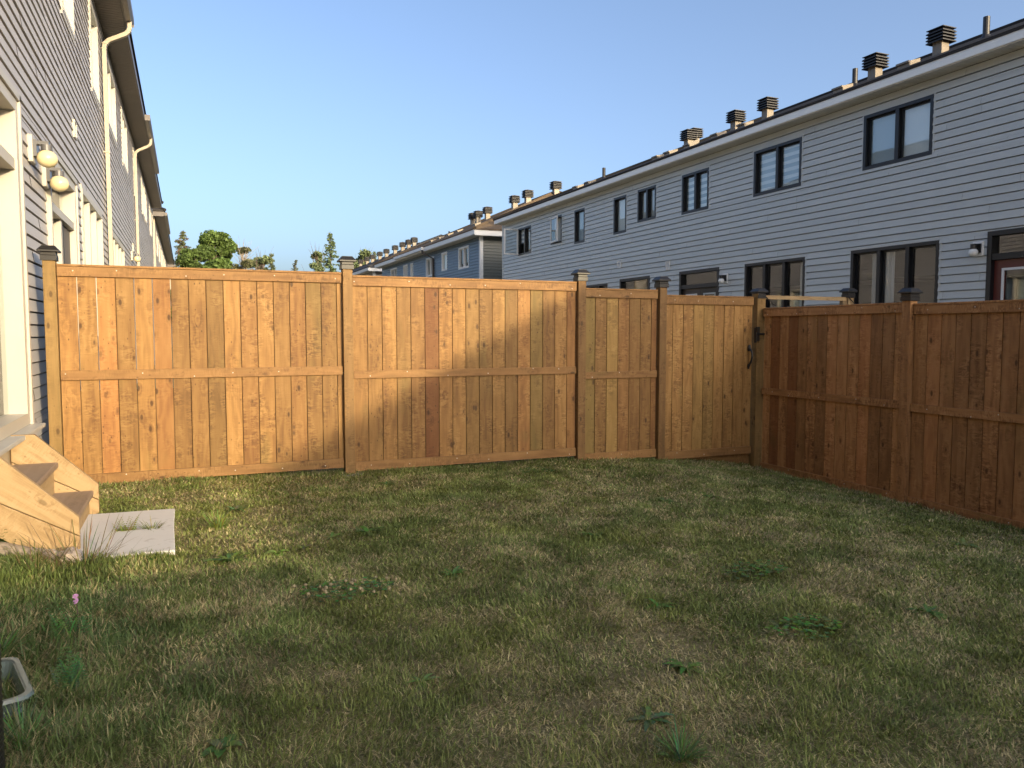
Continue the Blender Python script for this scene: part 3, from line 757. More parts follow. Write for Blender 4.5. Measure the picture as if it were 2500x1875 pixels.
def far_left(y0, y1, label, soff, gut):
    h = thing('townhouse_row', (-7, (y0 + y1) / 2, 0), label, 'house')
    ww = [(y0 + 2 + 3.1 * k, y0 + 3.3 + 3.1 * k, 4.9, 6.0, 1) for k in range(int((y1 - y0 - 4) / 3.1))]
    s = MB(wl.tf); siding(wl, y0, y1, .3, soff, .122, [o[:4] for o in ww], .013, s); s.build('siding_wall', M['sid_left'], h, recalc=False)
    b = MB(); b.box(XL - 12.5, XL - .02, y0, y0 + .06, -.4, soff); b.box(XL - 12.5, XL - .02, y1 - .06, y1, -.4, soff); b.box(XL - .2, XL - .02, y0, y1, -.5, .3); b.build('outer_wall', M['sid_left'], h)
    b = MB(); b.box(XL - .05, XL + .03, y0 - .03, y0 + .10, .3, soff); b.build('corner_post', M['spout'], h)
    room_backing(h, wl, y0 + .3, y1 - .3, .7, soff)
    for o in ww: window(h, wl, o[:4], 1, 'cream', recess=.095, fw=.07, trim='cream', tw=.05, proud=.03, depth=.15, inside='blind')
    eave(h, XL, XL + .40, y0 - .4, y1 + .4, soff, 'fascia_dark', 'soffit', hf=.19, slats=False)
    b = MB(); b.box(XL - 12.6, XL + .40, y0 - .42, y0 - .40, soff - .025, soff + .19); b.box(XL - 12.6, XL + .40, y0 - .4, y0, soff, soff + .02); b.build('side_fascia', M['gutter'], h)
    hip_roof(h, XL - 12.9, XL + .46, y0 - .5, y1 + .5, soff + .24, .44, M['shingle'])
    gutter(h, XL + .425, y0 - .4, y0 + gut, soff - .02)
    return h
far_left(37.0, 61.0, 'second townhouse row on the left beyond the first gutters, brown eave', 6.40, 6.5)
far_left(63.5, 84.0, 'distant brown eaved townhouse row at the far end of the left side', 6.3, 5.)

# ------------------------------------------------------------------ fences
PITCH = .1425
def wood_rnd(spread=.27, hue=.23):
    return (random.random(), 1 + random.uniform(-spread, spread), .46 + random.uniform(-hue, hue))
def post_cap(parent, x, y, z, mat='cap'):
    c = MB(); c.lathe([(.059, -.062), (.059, -.022), (.054, -.016), (.054, .006), (.078, .008), (.078, .022), (.048, .056), (.048, .060)], (x, y, z), square=True)
    return c.build('post_cap', M[mat], parent, bevel=.003)
def post(parent, x, y, z0, z1, mat='post', cap=True, hw=.046, bd=None):
    p = MB(); p.box(x - hw, x + hw, y - hw, y + hw, z0 - .3, z1, bd=bd or (random.random(), 1, .55), along=2)
    o = p.build('post', M[mat], parent, bevel=.004)
    if cap: post_cap(o, x, y, z1)
    if not cap: return o
    f = MB(); f.lathe([(.16, -.1), (.15, .0), (.13, .012)], (x, y, float(gz(x))), 14); f.build('post_footing', M['concrete'], o)
    return o
def bay(parent, wall, s0, s1, zb, zt, mid, mats=('cedar', 'rail'), first=None, tones=None, hues=None, openg=(), botrail=.088, toprail=.082, midrail=.075, cap=True, gapw=.0068, sl=0.):
    """fence bay between two posts. wall: local frame, n towards the viewer's side"""
    bw, rw = mats
    P = MB(wall.tf); s = s0; k = 0
    while s < s1 - .01:
        e = min(s + (first if (k == 0 and first) else PITCH), s1)
        bd = wood_rnd()
        if tones and k in tones: bd = (bd[0], tones[k], bd[2])
        if hues and k in hues: bd = (bd[0], bd[1], hues[k])
        wob = random.uniform(-.0012, .0012); cup = random.uniform(0, .0025)
        g = gapw if k not in openg else .007
        P.box(s + g / 2, e - g / 2, -.032 + wob, -.012 + wob + cup, zb + .03, zt - .02, bd=bd, along=2)
        # tongue closing the joint, except where the boards have shrunk apart
        if k in openg: P.box(e - .012, e + .012, -.028, -.020, zb + .03, zb + .80, bd=(bd[0], bd[1] * .5, .5), along=2)
        elif e < s1 - .01: P.box(e - .012, e + .012, -.031, -.027, zb + .03, zt - .02, bd=(bd[0], .45, .3), along=2)
        s = e; k += 1
    P.build('board_panel', M[bw], parent)
    for nm, a, b_ in (('top_rail', zt - toprail - .018, zt - .020), ('bottom_rail', zb, zb + botrail)) + ((('mid_rail', mid, mid + midrail),) if mid else ()):
        r = MB(wall.tf); r.box(s0 + .003, s1 - .003, -.010, .012, a, b_, bd=(random.random(), random.uniform(.9, 1.1), .55), along=0)
        for q in np.arange(s0 + .09, s1, .43):                     # nail heads
            zq = (a + b_) / 2 + random.uniform(-.028, .028); sq = q + random.uniform(-.1, .1); r.box(sq - .0045, sq + .0045, .011, .0145, zq - .0045, zq + .0045, mi=1)
        r.box(s0 + .003, s1 - .003, -.075, -.034, a, b_, bd=(random.random(), .9, .55), along=0)   # rail on the other side
        r.build(nm, [M[rw], M['nail']], parent, bevel=.003)
    if cap:
        c = MB(wall.tf); c.box(s0 + .002, s1 - .002, -.078, .016, zt - .018, zt, bd=(random.random(), 1.05, .5), along=0); c.build('cap_rail', M[rw], parent, bevel=.003)
FY = 7.33
bw_ = Wall((0, FY), (1, 0), (0, -1))
bf = thing('wooden_fence', (2, FY, 0), 'tall honey stained board fence across the back of the lawn, half in sun', 'fence')
post(bf, -1.02, FY + .01, .12, 2.05, bd=(.31, 1.05, .8)); post(bf, 1.407, FY + .005, .045, 2.055, bd=(.62, 1.0, .66)); post(bf, 3.893, FY + .005, 0., 2.01, bd=(.13, .85, .5)); post(bf, 4.916, FY + .005, -.03, 1.965, bd=(.77, .8, .5))
bay(bf, bw_, -.972, 1.358, .115, 1.965, 1.003, tones={14: .85, 15: .82}, openg=(0, 1, 3, 4, 5), midrail=.082)
bay(bf, bw_, 1.456, 3.842, .072, 1.942, .962, tones={5: .62, 13: .85, 14: .85, 2: 1.12, 7: 1.1}, hues={5: .1, 13: .85, 9: .6})
bay(bf, bw_, 3.944, 4.864, -.002, 1.878, .900, first=.135, tones={0: .95, 1: .85, 3: .9, 4: .8}, hues={0: 1., 2: .8, 3: .3})
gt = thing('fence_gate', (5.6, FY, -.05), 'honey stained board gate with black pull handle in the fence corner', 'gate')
bay(gt, bw_, 4.978, 6.205, -.045, 1.825, None, first=.10, toprail=.085, hues={0: .5, 3: .75, 4: .75, 5: .6, 6: .6}, tones={k: random.uniform(1.05, 1.3) for k in range(9)})  # board tones raised to brighten the shaded gate; tan hues are the wood's own
k = MB(); k.box(5.05, 6.235, FY + .06, FY + .09, -.22, -.05, bd=(.4, .9, .5), along=0); k.build('kick_board', M['rail'], gt)
k = MB()
k.tube([(6.145, FY - .018, 1.255), (6.145, FY - .03, 1.21), (6.150, FY - .055, 1.17), (6.152, FY - .06, 1.12), (6.150, FY - .05, 1.07), (6.145, FY - .03, 1.03), (6.143, FY - .018, .985)], [.010, .011, .012, .013, .012, .011, .007], 8)
k.lathe([(.014, -.035), (.018, 0), (.014, .035)], (6.145, FY - .012, 1.215), 8); k.lathe([(.008, -.03), (.014, 0), (.010, .03)], (6.143, FY - .012, 1.0), 8)
k.build('pull_handle', M['iron'], gt)
gp = thing('gate_post', (6.30, FY, -.2), 'square capped post beside the gate handle where the two fences meet', 'post')
pp = MB(); pp.box(6.225, 6.345, FY - .05, FY + .05, -.5, 1.86, bd=(.5, 1.05, .75), along=2); pp.build('post_shaft', M['post'], gp, bevel=.004); post_cap(gp, 6.285, FY, 1.865)
la = MB(); la.box(6.215, 6.222, FY - .055, FY - .01, 1.28, 1.46); la.box(6.20, 6.25, FY - .07, FY - .052, 1.30, 1.43); la.box(6.215, 6.36, FY - .085, FY - .068, 1.375, 1.395); la.box(6.20, 6.235, FY - .09, FY - .05, 1.41, 1.47)
la.build('gate_latch', M['iron'], gp, bevel=.003)
# right-hand fence, its boards face -X
sf = thing('wooden_fence', (6.3, 4, -.25), 'shaded brown stained board fence along the right side of the lawn', 'fence')
sw = Wall((6.30, 0), (0, -1), (-1, 0))      # s = -y
DM = ('stain_lifted', 'stain_lifted')
post(sf, 6.30, 5.262, -.25, 1.76, 'stain_lifted', bd=(.2, .95, .5)); post(sf, 6.30, 2.78, -.25, 1.74, 'stain_lifted'); post(sf, 6.30, .30, -.25, 1.74, 'stain_lifted'); post(sf, 6.30, -2.2, -.25, 1.74, 'stain_lifted')
bay(sf, sw, -7.255, -5.313, -.235, 1.690, .672, DM, first=.12, tones={1: .72, 3: .62, 8: 1.1, 9: 1.15, 12: .8}, hues={1: .1, 3: .05, 9: .6})
bay(sf, sw, -5.211, -2.83, -.245, 1.672, .655, DM)
bay(sf, sw, -2.73, -.35, -.245, 1.672, .655, DM); bay(sf, sw, -.25, 2.15, -.245, 1.672, .655, DM)
# the fence behind the photographer closes the yard
nf = thing('wooden_fence', (2.5, -3.8, 0), 'stained board fence closing the yard behind the camera', 'fence')
nw = Wall((0, -3.8), (1, 0), (0, 1))
for x in (-1.05, 1.4, 3.85, 6.3): post(nf, x, -3.8, float(gz(x)), 2.05 - .06 * max(x, 0), 'rail')
for a, b_, z in ((-1.0, 1.35, .1), (1.45, 3.8, .03), (3.9, 6.25, -.1)): bay(nf, nw, a, b_, z, z + 1.88, z + .9)
# neighbour's frame beyond the corner
ng = thing('trellis_frame', (7.0, FY + .02, -.3), 'pale bare wood frame with two black capped posts seen over the right fence', 'fence')
post(ng, 7.72, FY + .02, -.33, 1.90, 'pine', bd=(.3, .95, .6)); post(ng, 6.43, FY + .08, -.28, 1.70, 'pine', cap=False, bd=(.7, .9, .6))
r = MB(); r.box(6.36, 7.672, FY + .0, FY + .04, 1.80, 1.845, bd=(.2, 1, .5), along=0); r.box(7.60, 7.668, FY - .01, FY + .045, 1.50, 1.80, bd=(.5, .6, .4), along=2); r.build('top_rail', M['pine'], ng)
r = MB(); r.box(6.36, 7.672, FY + .0, FY + .03, -.1, 1.58, bd=(.2, .8, .5), along=2); r.build('board_panel', M['rail'], ng)
r = MB(); r.tube([(6.36, FY - .01, 1.845), (6.48, FY - .02, 1.74), (6.60, FY - .02, 1.68), (6.75, FY - .02, 1.72), (6.55, FY - .02, 1.64)], .006, 5); r.tube([(7.68, FY - .03, 1.84), (7.76, FY - .06, 1.75), (7.83, FY - .05, 1.70)], .006, 5); r.build('light_cord', M['iron'], ng)
sl_ = MB(); sl_.lathe([(.03, 0), (.09, .012), (.10, .04), (.09, .062), (.05, .07)], (7.22, FY + .02, 1.66), 14); sl_.lathe([(.025, -.09), (.025, .0)], (7.22, FY + .02, 1.66), 8)
tag(recenter(sl_.build('solar_light', M['cap'], smooth=False), (7.22, FY + .02, 1.58)), 'small black lamp head on the pale frame beyond the right fence', 'lamp')

# ------------------------------------------------------------------ steps, pavers
st = thing('wooden_steps', (-.9, 5.6, .1), 'raw pine steps with brown treads below the left patio door', 'steps')
def stringer(y0, y1, seed):
    m = MB()
    # two boards side by side on the slope
    up_ = [(-1.125, .74), (-1.125, .685), (-.60, .19)]
    poly_hi = [(-1.125, .70), (-.985, .70), (-.605, .325), (-.605, .215), (-1.125, .52)]
    poly_lo = [(-1.125, .514), (-.605, .209), (-.605, .09), (-.70, .03), (-1.125, .33)]
    m.prism(poly_hi, y0, y1, 'xz', (seed, 1.02, .5), (-1, .8)); m.prism(poly_lo, y0, y1, 'xz', (seed + .3, 1., .5), (-1, .8))
    m.build('stringer', M['pine'], st, bevel=.004)
stringer(6.125, 6.165, .13); stringer(5.06, 5.10, .52)
for x0, x1, z in ((-1.12, -.845, .50), (-.885, -.635, .285)):
    t_ = MB(); t_.box(x0, x1, 5.102, 6.123, z - .04, z, bd=(random.random(), 1, .5), along=1); t_.build('tread', M['tread'], st, bevel=.01)
for x, z0, z1 in ((-.875, .285, .46), (-.665, .06, .245)):
    t_ = MB(); t_.box(x - .022, x, 5.102, 6.123, z0, z1, bd=(random.random(), 1, .5), along=1); t_.build('riser', M['pine'], st)
def paver(y0, y1, x0, x1, label, tilt):
    p = MB(); cx, cy = (x0 + x1) / 2, (y0 + y1) / 2
    p.box(x0 - cx, x1 - cx, y0 - cy, y1 - cy, -.05, 0)
    o = p.build('paving_slab', M['paver'], bevel=.006); o.location = (cx, cy, .122 + tilt); o.rotation_euler = (0, R(.8), R(tilt * 120))
    tag(o, label, 'paving slab', 'concrete slabs at the foot of the steps')
paver(5.475, 6.075, -.74, -.11, 'pale concrete slab at the foot of the steps, the one nearer the fence', 0)
paver(4.85, 5.447, -.74, -.10, 'pale concrete slab at the foot of the steps, the one nearer the camera', .011)
def rock(loc, sc, seed, label, name='rock'):
    bm = bmesh.new(); bmesh.ops.create_icosphere(bm, subdivisions=4, radius=1)
    r_ = random.Random(seed); k = [(Vector((r_.gauss(0, 1), r_.gauss(0, 1), r_.gauss(0, 1))).normalized(), r_.uniform(.55, .9)) for _ in range(14)]
    for v in bm.verts:
        for d, c in k:
            e = v.co.dot(d)
            if e > c: v.co -= d * (e - c) * .9
        v.co += v.co.normalized() * .03 * math.sin(v.co.x * 9 + seed) * math.sin(v.co.y * 8)
        v.co = Vector((v.co.x * sc[0], v.co.y * sc[1], v.co.z * sc[2]))
    me = bpy.data.meshes.new(name); bm.to_mesh(me); bm.free(); me.materials.append(M['stone'])
    o = bpy.data.objects.new(name, me); COL.objects.link(o); o.location = loc; o.rotation_euler = (0, 0, R(seed * 37))
    tag(o, label, 'rock')
rock((-.63, 4.86, .14), (.10, .075, .06), 3, 'pinkish grey rock in the grass in front of the steps')
rock((-.73, 4.95, .13), (.075, .06, .05), 8, 'rough striped stone beside the pinkish rock by the steps')
lg = MB(); lg.tube([(-1.12, 5.05, .21), (-.98, 5.05, .17), (-.86, 5.03, .14), (-.72, 5.02, .125)], [.05, .05, .045, .03], 9)
tag(recenter(lg.build('log', M['deadbark'], smooth=True), (-.95, 5.04, .12)), 'grey piece of timber lying under the lower end of the steps', 'log')

# ------------------------------------------------------------------ tub and black bin at the left edge
tb = thing('plastic_tub', (-.66, 3.02, .1), 'cloudy clear plastic tub standing in the grass at the left edge', 'tub')
def rrect(cx, cy, hx, hy, r, n=5):
    o = []
    for sx, sy, a0 in ((1, 1, 0), (-1, 1, 90), (-1, -1, 180), (1, -1, 270)):
        for k in range(n + 1):
            a = R(a0 + 90 * k / n); o.append((cx + sx * (hx - r) + r * math.cos(a), cy + sy * (hy - r) + r * math.sin(a)))
    return o
def loft(rings):
    n = len(rings[0][0]); V, F = [], []
    for p, z in rings: V += [(x, y, z) for x, y in p]
    for i in range(len(rings) - 1):
        for k in range(n): F.append((i * n + k, i * n + (k + 1) % n, i * n + n + (k + 1) % n, i * n + n + k))
    return V, F, n
tx, ty, tz, th = -.70, 3.03, .03, .18
pr_ = ((.125, 0), (.132, .30), (.126, .34), (.137, .66), (.131, .70), (.146, .95), (.158, .97), (.158, 1.), (.14, 1.), (.125, .5), (.116, .06))
rings = [(rrect(tx, ty, a, a + .04, .045), tz + th * z) for a, z in pr_]
V, F, n_ = loft(rings); m_ = MB(); m_.add(V, F + [tuple(range(n_)), tuple(range(len(V) - n_, len(V)))]); m_.build('tub_body', M['tub'], tb)
m_ = MB(); V, F, n_ = loft([(rrect(tx, ty, a, a + .04, .05), tz + th * z) for a, z in ((.160, .93), (.165, .975), (.160, 1.03), (.145, 1.03))]); m_.add(V, F); m_.build('tub_rim', M['tub'], tb)
tb.rotation_euler = (0, 0, R(17))
bn = thing('plastic_bin', (-.715, 2.50, .1), 'black ribbed plastic bin cut off by the left edge of the photo', 'bin')
m_ = MB(); pr = []
for k in range(46):
    z = k * .0105; pr.append((.198 + .0001 * k + (.004 if k % 2 else 0), z))
m_.lathe([(.19, 0)] + pr + [(.205, .485), (.205, .50), (.185, .50), (.18, .3)], (-.712, 2.50, .10), 36); m_.build('bin_body', M['rubber'], bn)
m_ = MB(); m_.lathe([(.196, .498), (.206, .503), (.206, .522), (.196, .528), (.185, .515)], (-.712, 2.50, .10), 36); m_.build('bin_rim', M['rubber'], bn, smooth=True)

# ------------------------------------------------------------------ trees behind
def leaf_cards(pos, nrm, size, cols, aspect=.6):
    """many small pointed leaf faces; returns verts, faces, colours (numpy)"""
    n = len(pos); a = rng.normal(size=(n, 3)); a -= nrm * np.sum(a * nrm, 1, keepdims=True); a /= np.linalg.norm(a, axis=1, keepdims=True)
    b = np.cross(nrm, a); s = size[:, None]
    V = np.stack([pos - a * s, pos + b * s * aspect, pos + a * s, pos - b * s * aspect], 1).reshape(-1, 3)
    F = np.arange(4 * n).reshape(-1, 4)
    return V, F, cols
def np_mesh(name, V, F, cols, mat, parent=None, smooth=False):
    me = bpy.data.meshes.new(name); k = F.shape[1]
    me.vertices.add(len(V)); me.vertices.foreach_set('co', V.astype(np.float32).ravel())
    me.loops.add(F.size); me.loops.foreach_set('vertex_index', F.astype(np.int32).ravel())
    me.polygons.add(len(F)); me.polygons.foreach_set('loop_start', np.arange(0, F.size, k, dtype=np.int32)); me.polygons.foreach_set('loop_total', np.full(len(F), k, dtype=np.int32))
    at = me.attributes.new('bd', 'FLOAT_COLOR', 'FACE'); at.data.foreach_set('color', np.concatenate([cols, np.ones((len(F), 1))], 1).astype(np.float32).ravel())
    me.update(calc_edges=True); me.validate(); me.materials.append(mat)
    if smooth: me.polygons.foreach_set('use_smooth', np.ones(len(F), dtype=bool))
    o = bpy.data.objects.new(name, me); COL.objects.link(o)
    if parent: attach(o, parent)
    return o
def unit(n):
    v = rng.normal(size=(n, 3)); return v / np.linalg.norm(v, axis=1, keepdims=True)
def greens(n, base, var=.35):
    f = 1 + rng.uniform(-var, var, (n, 1)); c = np.array(base)[None] * f; c[:, 0] *= 1 + rng.uniform(-.2, .35, n); return c
def conifer(x, y, h, r, label, base=(.045, .065, .03), thin=1., z0=-.4, seed=1, dead=0.):
    g = np.random.default_rng(seed); t = thing('spruce_tree', (x, y, z0), label, 'tree', 'trees beyond the back fence')
    tr = MB(); tr.tube([(x, y, z0), (x + .05, y, z0 + h * .5), (x, y, z0 + h * .97)], [.02 * h, .012 * h, .01], 7); 
    P, NN, SZ, C = [], [], [], []
    tiers = int(h * 3.2)
    for k in range(tiers):
        f = k / tiers; z = z0 + h * (.12 + .86 * f); rr = r * (1 - f) ** .8 * g.uniform(.65, 1.15) + .08
        nb = int((4 + 5 * (1 - f)) * thin + g.random())
        for q in range(nb):
            a = g.uniform(0, 6.283); ln = rr * g.uniform(.6, 1.1); dz = -.22 * ln + .1
            d = np.array([math.cos(a), math.sin(a), 0])
            e = np.array([x, y, z]) + d * ln + [0, 0, dz]
            tr.tube([(x, y, z), tuple(e)], [.025, .008], 4, False)
            m = int(12 + 20 * ln); u = g.uniform(.15, 1.05, m)[:, None]
            p = np.array([x, y, z]) + (d * ln + [0, 0, dz]) * u + g.normal(0, .09, (m, 3)) * (1.1 - .5 * u) + np.array([0, 0, -.12]) * g.random((m, 1)) ** 2
            P.append(p); SZ.append(g.uniform(.07, .17, m)); 
            c = np.array(base)[None] * g.uniform(.6, 1.5, (m, 1))
            if dead and g.random() < dead: c = np.array([.16, .11, .06])[None] * g.uniform(.6, 1.3, (m, 1))
            C.append(c)
    P = np.concatenate(P); n = len(P)
    V, F, c = leaf_cards(P, unit(n), np.concatenate(SZ), np.concatenate(C), .45)
    tr.build('trunk', M['bark'], t); np_mesh('crown', V, F, c, M['leaf'], t)
def broadleaf(x, y, h, r, label, base=(.06, .10, .025), dens=1., z0=-.4, seed=1, bare=0., low=.25, bark='bark', cat='tree', name='broadleaf_tree', leaf=.16):
    g = np.random.default_rng(seed); t = thing(name, (x, y, z0), label, cat, 'trees beyond the back fence')
    tr = MB(); top = np.array([x + g.normal(0, .2), y, z0 + h * .85])
    tr.tube([(x, y, z0), (x + .1, y, z0 + h * .4), tuple(top)], [.022 * h, .015 * h, .02], 8)
    cl = []
    nl = int(26 + 14 * dens)
    for k in range(nl):
        f = g.uniform(low, .97); a = g.uniform(0, 6.283); pr = math.sin(math.pi * min(1, (f - low * .55) / (1.02 - low * .55)) ** .8) ** .7
        ln = r * pr * g.uniform(.35, 1.02)
        s = np.array([x, y, z0 + h * max(.15, f - .2)]); e = np.array([x + ln * math.cos(a), y + ln * math.sin(a), z0 + h * f])
        m = (s + e) / 2 + [0, 0, .15]
        tr.tube([tuple(s), tuple(m), tuple(e)], [.05, .035, .01], 5, False)
        for q in range(3 if bare else 1):
            e2 = e + g.normal(0, .5, 3) + [0, 0, .4]; tr.tube([tuple(m), tuple(e2)], [.02, .006], 4, False)
        cl.append((e, g.uniform(.45, .9) * r * .42))
    P, C, SZ = [], [], []
    for e, cr in cl:
        if g.random() < bare: continue
        m = int(420 * dens * (cr / .8) ** 1.6) + 20
        u = g.normal(size=(m, 3)); u /= np.linalg.norm(u, axis=1, keepdims=True); rad = cr * g.random((m, 1)) ** .45
        P.append(e + u * rad * [1, 1, .75]); SZ.append(g.uniform(.6, 1.2, m) * leaf)
        C.append(np.array(base)[None] * (g.uniform(.75, 1.25) * g.uniform(.6, 1.4, (m, 1))))
    P = np.concatenate(P); n = len(P); nr = unit(n); nr[:, 2] = np.abs(nr[:, 2]) * .8 + .2; nr /= np.linalg.norm(nr, axis=1, keepdims=True)
    V, F, c = leaf_cards(P, nr, np.concatenate(SZ), np.concatenate(C), .62)
    tr.build('trunk', M[bark], t); np_mesh('crown', V, F, c, M['leaf'], t)
def px(x, Y):            # ground X under an image column at depth Y (from the survey of the photograph)
    return Y * math.tan(math.atan((x - 1250) / 1878) + R(22.9))
conifer(px(455, 88), 88, 12.7, 3.7, 'pointed spruce with browning needles at the left of the background trees', (.13, .15, .075), seed=3, dead=.35)
broadleaf(px(530, 76), 76, 11.2, 2.75, 'tallest dense green broadleaf tree behind the fence on the left', (.125, .19, .05), 1.6, seed=5, low=.12)
broadleaf(px(478, 72), 72, 8.9, 2.1, 'lower bushy green tree between the spruce and the tall broadleaf tree', (.12, .18, .05), 1.3, seed=9, low=.15)
broadleaf(px(597, 74), 74, 9.9, 1.5, 'half bare tree with dry twigs right of the tall broadleaf tree', (.17, .18, .085), .6, seed=12, bare=.45, low=.3, bark='deadbark')
broadleaf(px(638, 76), 76, 9.8, 1.7, 'sparse light green tree between the half bare tree and the small spruce', (.17, .21, .10), .55, seed=15, bare=.2, low=.3)
conifer(px(668, 78), 78, 9.7, 1.2, 'small thin spruce right of the sparse light green tree', (.12, .15, .08), thin=.7, seed=18)
conifer(px(725, 84), 84, 9.7, .8, 'lone spindly treetop just showing over the fence in the middle', (.14, .16, .11), thin=.5, seed=21)
conifer(px(810, 80), 80, 12.3, 3.0, 'tall open spruce left of the centre fence post', (.13, .18, .085), thin=.8, seed=24)
broadleaf(px(776, 78), 78, 10.0, 1.2, 'slim pale green tree beside the tall open spruce', (.19, .24, .12), .5, seed=27, bare=.1, low=.2)
broadleaf(px(884, 95), 95, 11.9, 2.2, 'loose green tree over the farthest black roof, the left of two', (.15, .19, .09), .6, seed=30, bare=.15)
conifer(px(917, 98), 98, 12.5, 1.6, 'spruce tip over the farthest black roof among its vents', (.13, .16, .085), thin=.8, seed=33)

# ------------------------------------------------------------------ grass
def make_grass():
    n = 1500000
    x = rng.uniform(-1.12, 6.27, n); y = rng.uniform(-.3, 7.5, n)
    d = np.hypot(x, y)
    ang = np.degrees(np.arctan2(x, y)) - 22.9
    keep = (np.abs(ang) < 50) & (d > .8) & ((np.abs(ang) < 36) & (d > 1.9) | (rng.random(n) < .35))
    keep &= rng.random(n) < np.clip(1.25 - .085 * d, .5, 1)
    pad = (x > -.72) & (x < -.12) & (y > 4.88) & (y < 6.06) & ~((np.abs(y - 5.461) < .012) & (x > -.5)); keep &= ~pad
    keep &= ~((x < -.62) & (y > 5.12) & (y < 6.15))
    dens = .45 * vnoise(x, y, .55, 11) + .35 * vnoise(x, y, .22, 12) + .2 * vnoise(x, y, .09, 13)
    keep &= rng.random(n) < np.clip((dens - .12) * 3.2, .55, 1)
    x, y, d, dens = x[keep], y[keep], d[keep], dens[keep]; n = len(x)
    z = gh(x, y)
    green = .30 * vnoise(x, y, .62, 21) + .38 * vnoise(x, y, .24, 22) + .32 * vnoise(x, y, .1, 23)
    leftw = np.clip((.6 - x) / 1.6, 0, 1) * np.clip((5.2 - y) / 1.5, 0, 1)       # longer, greener grass at lower left
    edge = np.clip(1 - (7.33 - y) / .25, 0, 1) + np.clip(1 - (6.28 - x) / .2, 0, 1)
    edge += ((x > -.95) & (x < -.05) & (y > 4.55) & (y < 4.9)) * .9 + ((x < -.45) & (y > 4.2) & (y < 5.1)) * .7
    strawp = np.clip(1.32 - (green + .2 * leftw) * 1.6, .12, .80)
    st = rng.random(n) < strawp
    wild = np.clip((-.15 - x) / .25, 0, 1) * np.clip((4.1 - y) / .5, 0, 1) * (vnoise(x, y, .13, 61) > .38)     # unmown strip by the tub
    h = (1 + 1.3 * wild * rng.random(n)) * rng.uniform(.016, .044, n) * (.75 + .6 * dens) * (1 + .6 * leftw + .6 * edge)
    wdt = rng.uniform(.0011, .0022, n) * np.clip(d / 2.6, .9, 2.6)
    lean = np.where(st, rng.uniform(1.1, 1.8, n), rng.uniform(.55, 1.65, n)) * (1 - .35 * np.clip(leftw + edge, 0, 1))
    sw = vnoise(x, y, .35, 31) * 9; a = np.where(rng.random(n) < .3, sw + rng.normal(0, .7, n), rng.uniform(0, 6.283, n))
    bend = lean * rng.uniform(.75, 1.35, n)
    dx, dy = np.cos(a), np.sin(a); px_, py_ = -dy, dx
    def at(f):
        th = lean * .8 + (bend - lean * .8) * f
        return f * h * np.sin(np.clip(th, 0, 1.52)), f * h * np.cos(np.clip(th, 0, 1.52))
    V = np.zeros((n, 5, 3))
    for i, (f, k) in enumerate(((0, 1), (0, -1), (.55, .85), (.55, -.85), (1, 0))):
        hr, vz = at(f)
        V[:, i, 0] = x + dx * hr + px_ * wdt * k; V[:, i, 1] = y + dy * hr + py_ * wdt * k; V[:, i, 2] = z - .004 * (f == 0) + vz
    i0 = np.arange(n)[:, None] * 5
    F = np.concatenate([i0 + [0, 1, 3], i0 + [0, 3, 2], i0 + [2, 3, 4]], 1).reshape(-1, 3)
    tone = (rng.uniform(.5, 1.5, n) * (.75 + .5 * vnoise(x, y, .16, 51)))[:, None]
    g1 = np.array([.225, .26, .075]); g2 = np.array([.125, .20, .065]); s1 = np.array([.56, .50, .28]); s2 = np.array([.42, .35, .18])
    mix = rng.random(n)[:, None]; cool = np.clip(leftw + .6 * vnoise(x, y, .4, 41) - .1, 0, 1)[:, None]
    cg = (g1 * (1 - cool) + g2 * cool) * tone; cs = (s1 * mix + s2 * (1 - mix)) * tone
    c = np.where(st[:, None], cs, cg); c = np.repeat(c, 3, 0)
    o = np_mesh('grass', V.reshape(-1, 3), F, c, M['blade'])
    tag(o, 'patchy half dried mown grass covering the yard', 'grass', kind='stuff')
make_grass()

# ------------------------------------------------------------------ weeds and tufts
def blade_strip(V, F, C, p, a, ln, wd, rise, droop, col, lobes=0, seg=7):
    """a leaf: bent strip with a width profile (toothed if lobes)"""
    b = len(V); d = Vector((math.cos(a), math.sin(a), 0)); s = Vector((-d.y, d.x, 0))
    for i in range(seg + 1):
        f = i / seg; q = Vector(p) + d * (ln * f * math.cos(rise * .7)) + Vector((0, 0, ln * (math.sin(rise) * f - droop * f * f)))
        wv = wd * (math.sin(math.pi * min(1, .12 + f * .88)) ** .8 + .03) * ((.55 + .45 * (i % 2)) if lobes else 1)
        V.append(tuple(q + s * wv + Vector((0, 0, wv * .35)))); V.append(tuple(q)); V.append(tuple(q - s * wv + Vector((0, 0, wv * .35))))
    for i in range(seg):
        k = b + i * 3; F += [(k, k + 1, k + 4, k + 3), (k + 1, k + 2, k + 5, k + 4)]; C += [tuple(c * random.uniform(.85, 1.15) for c in col)] * 2
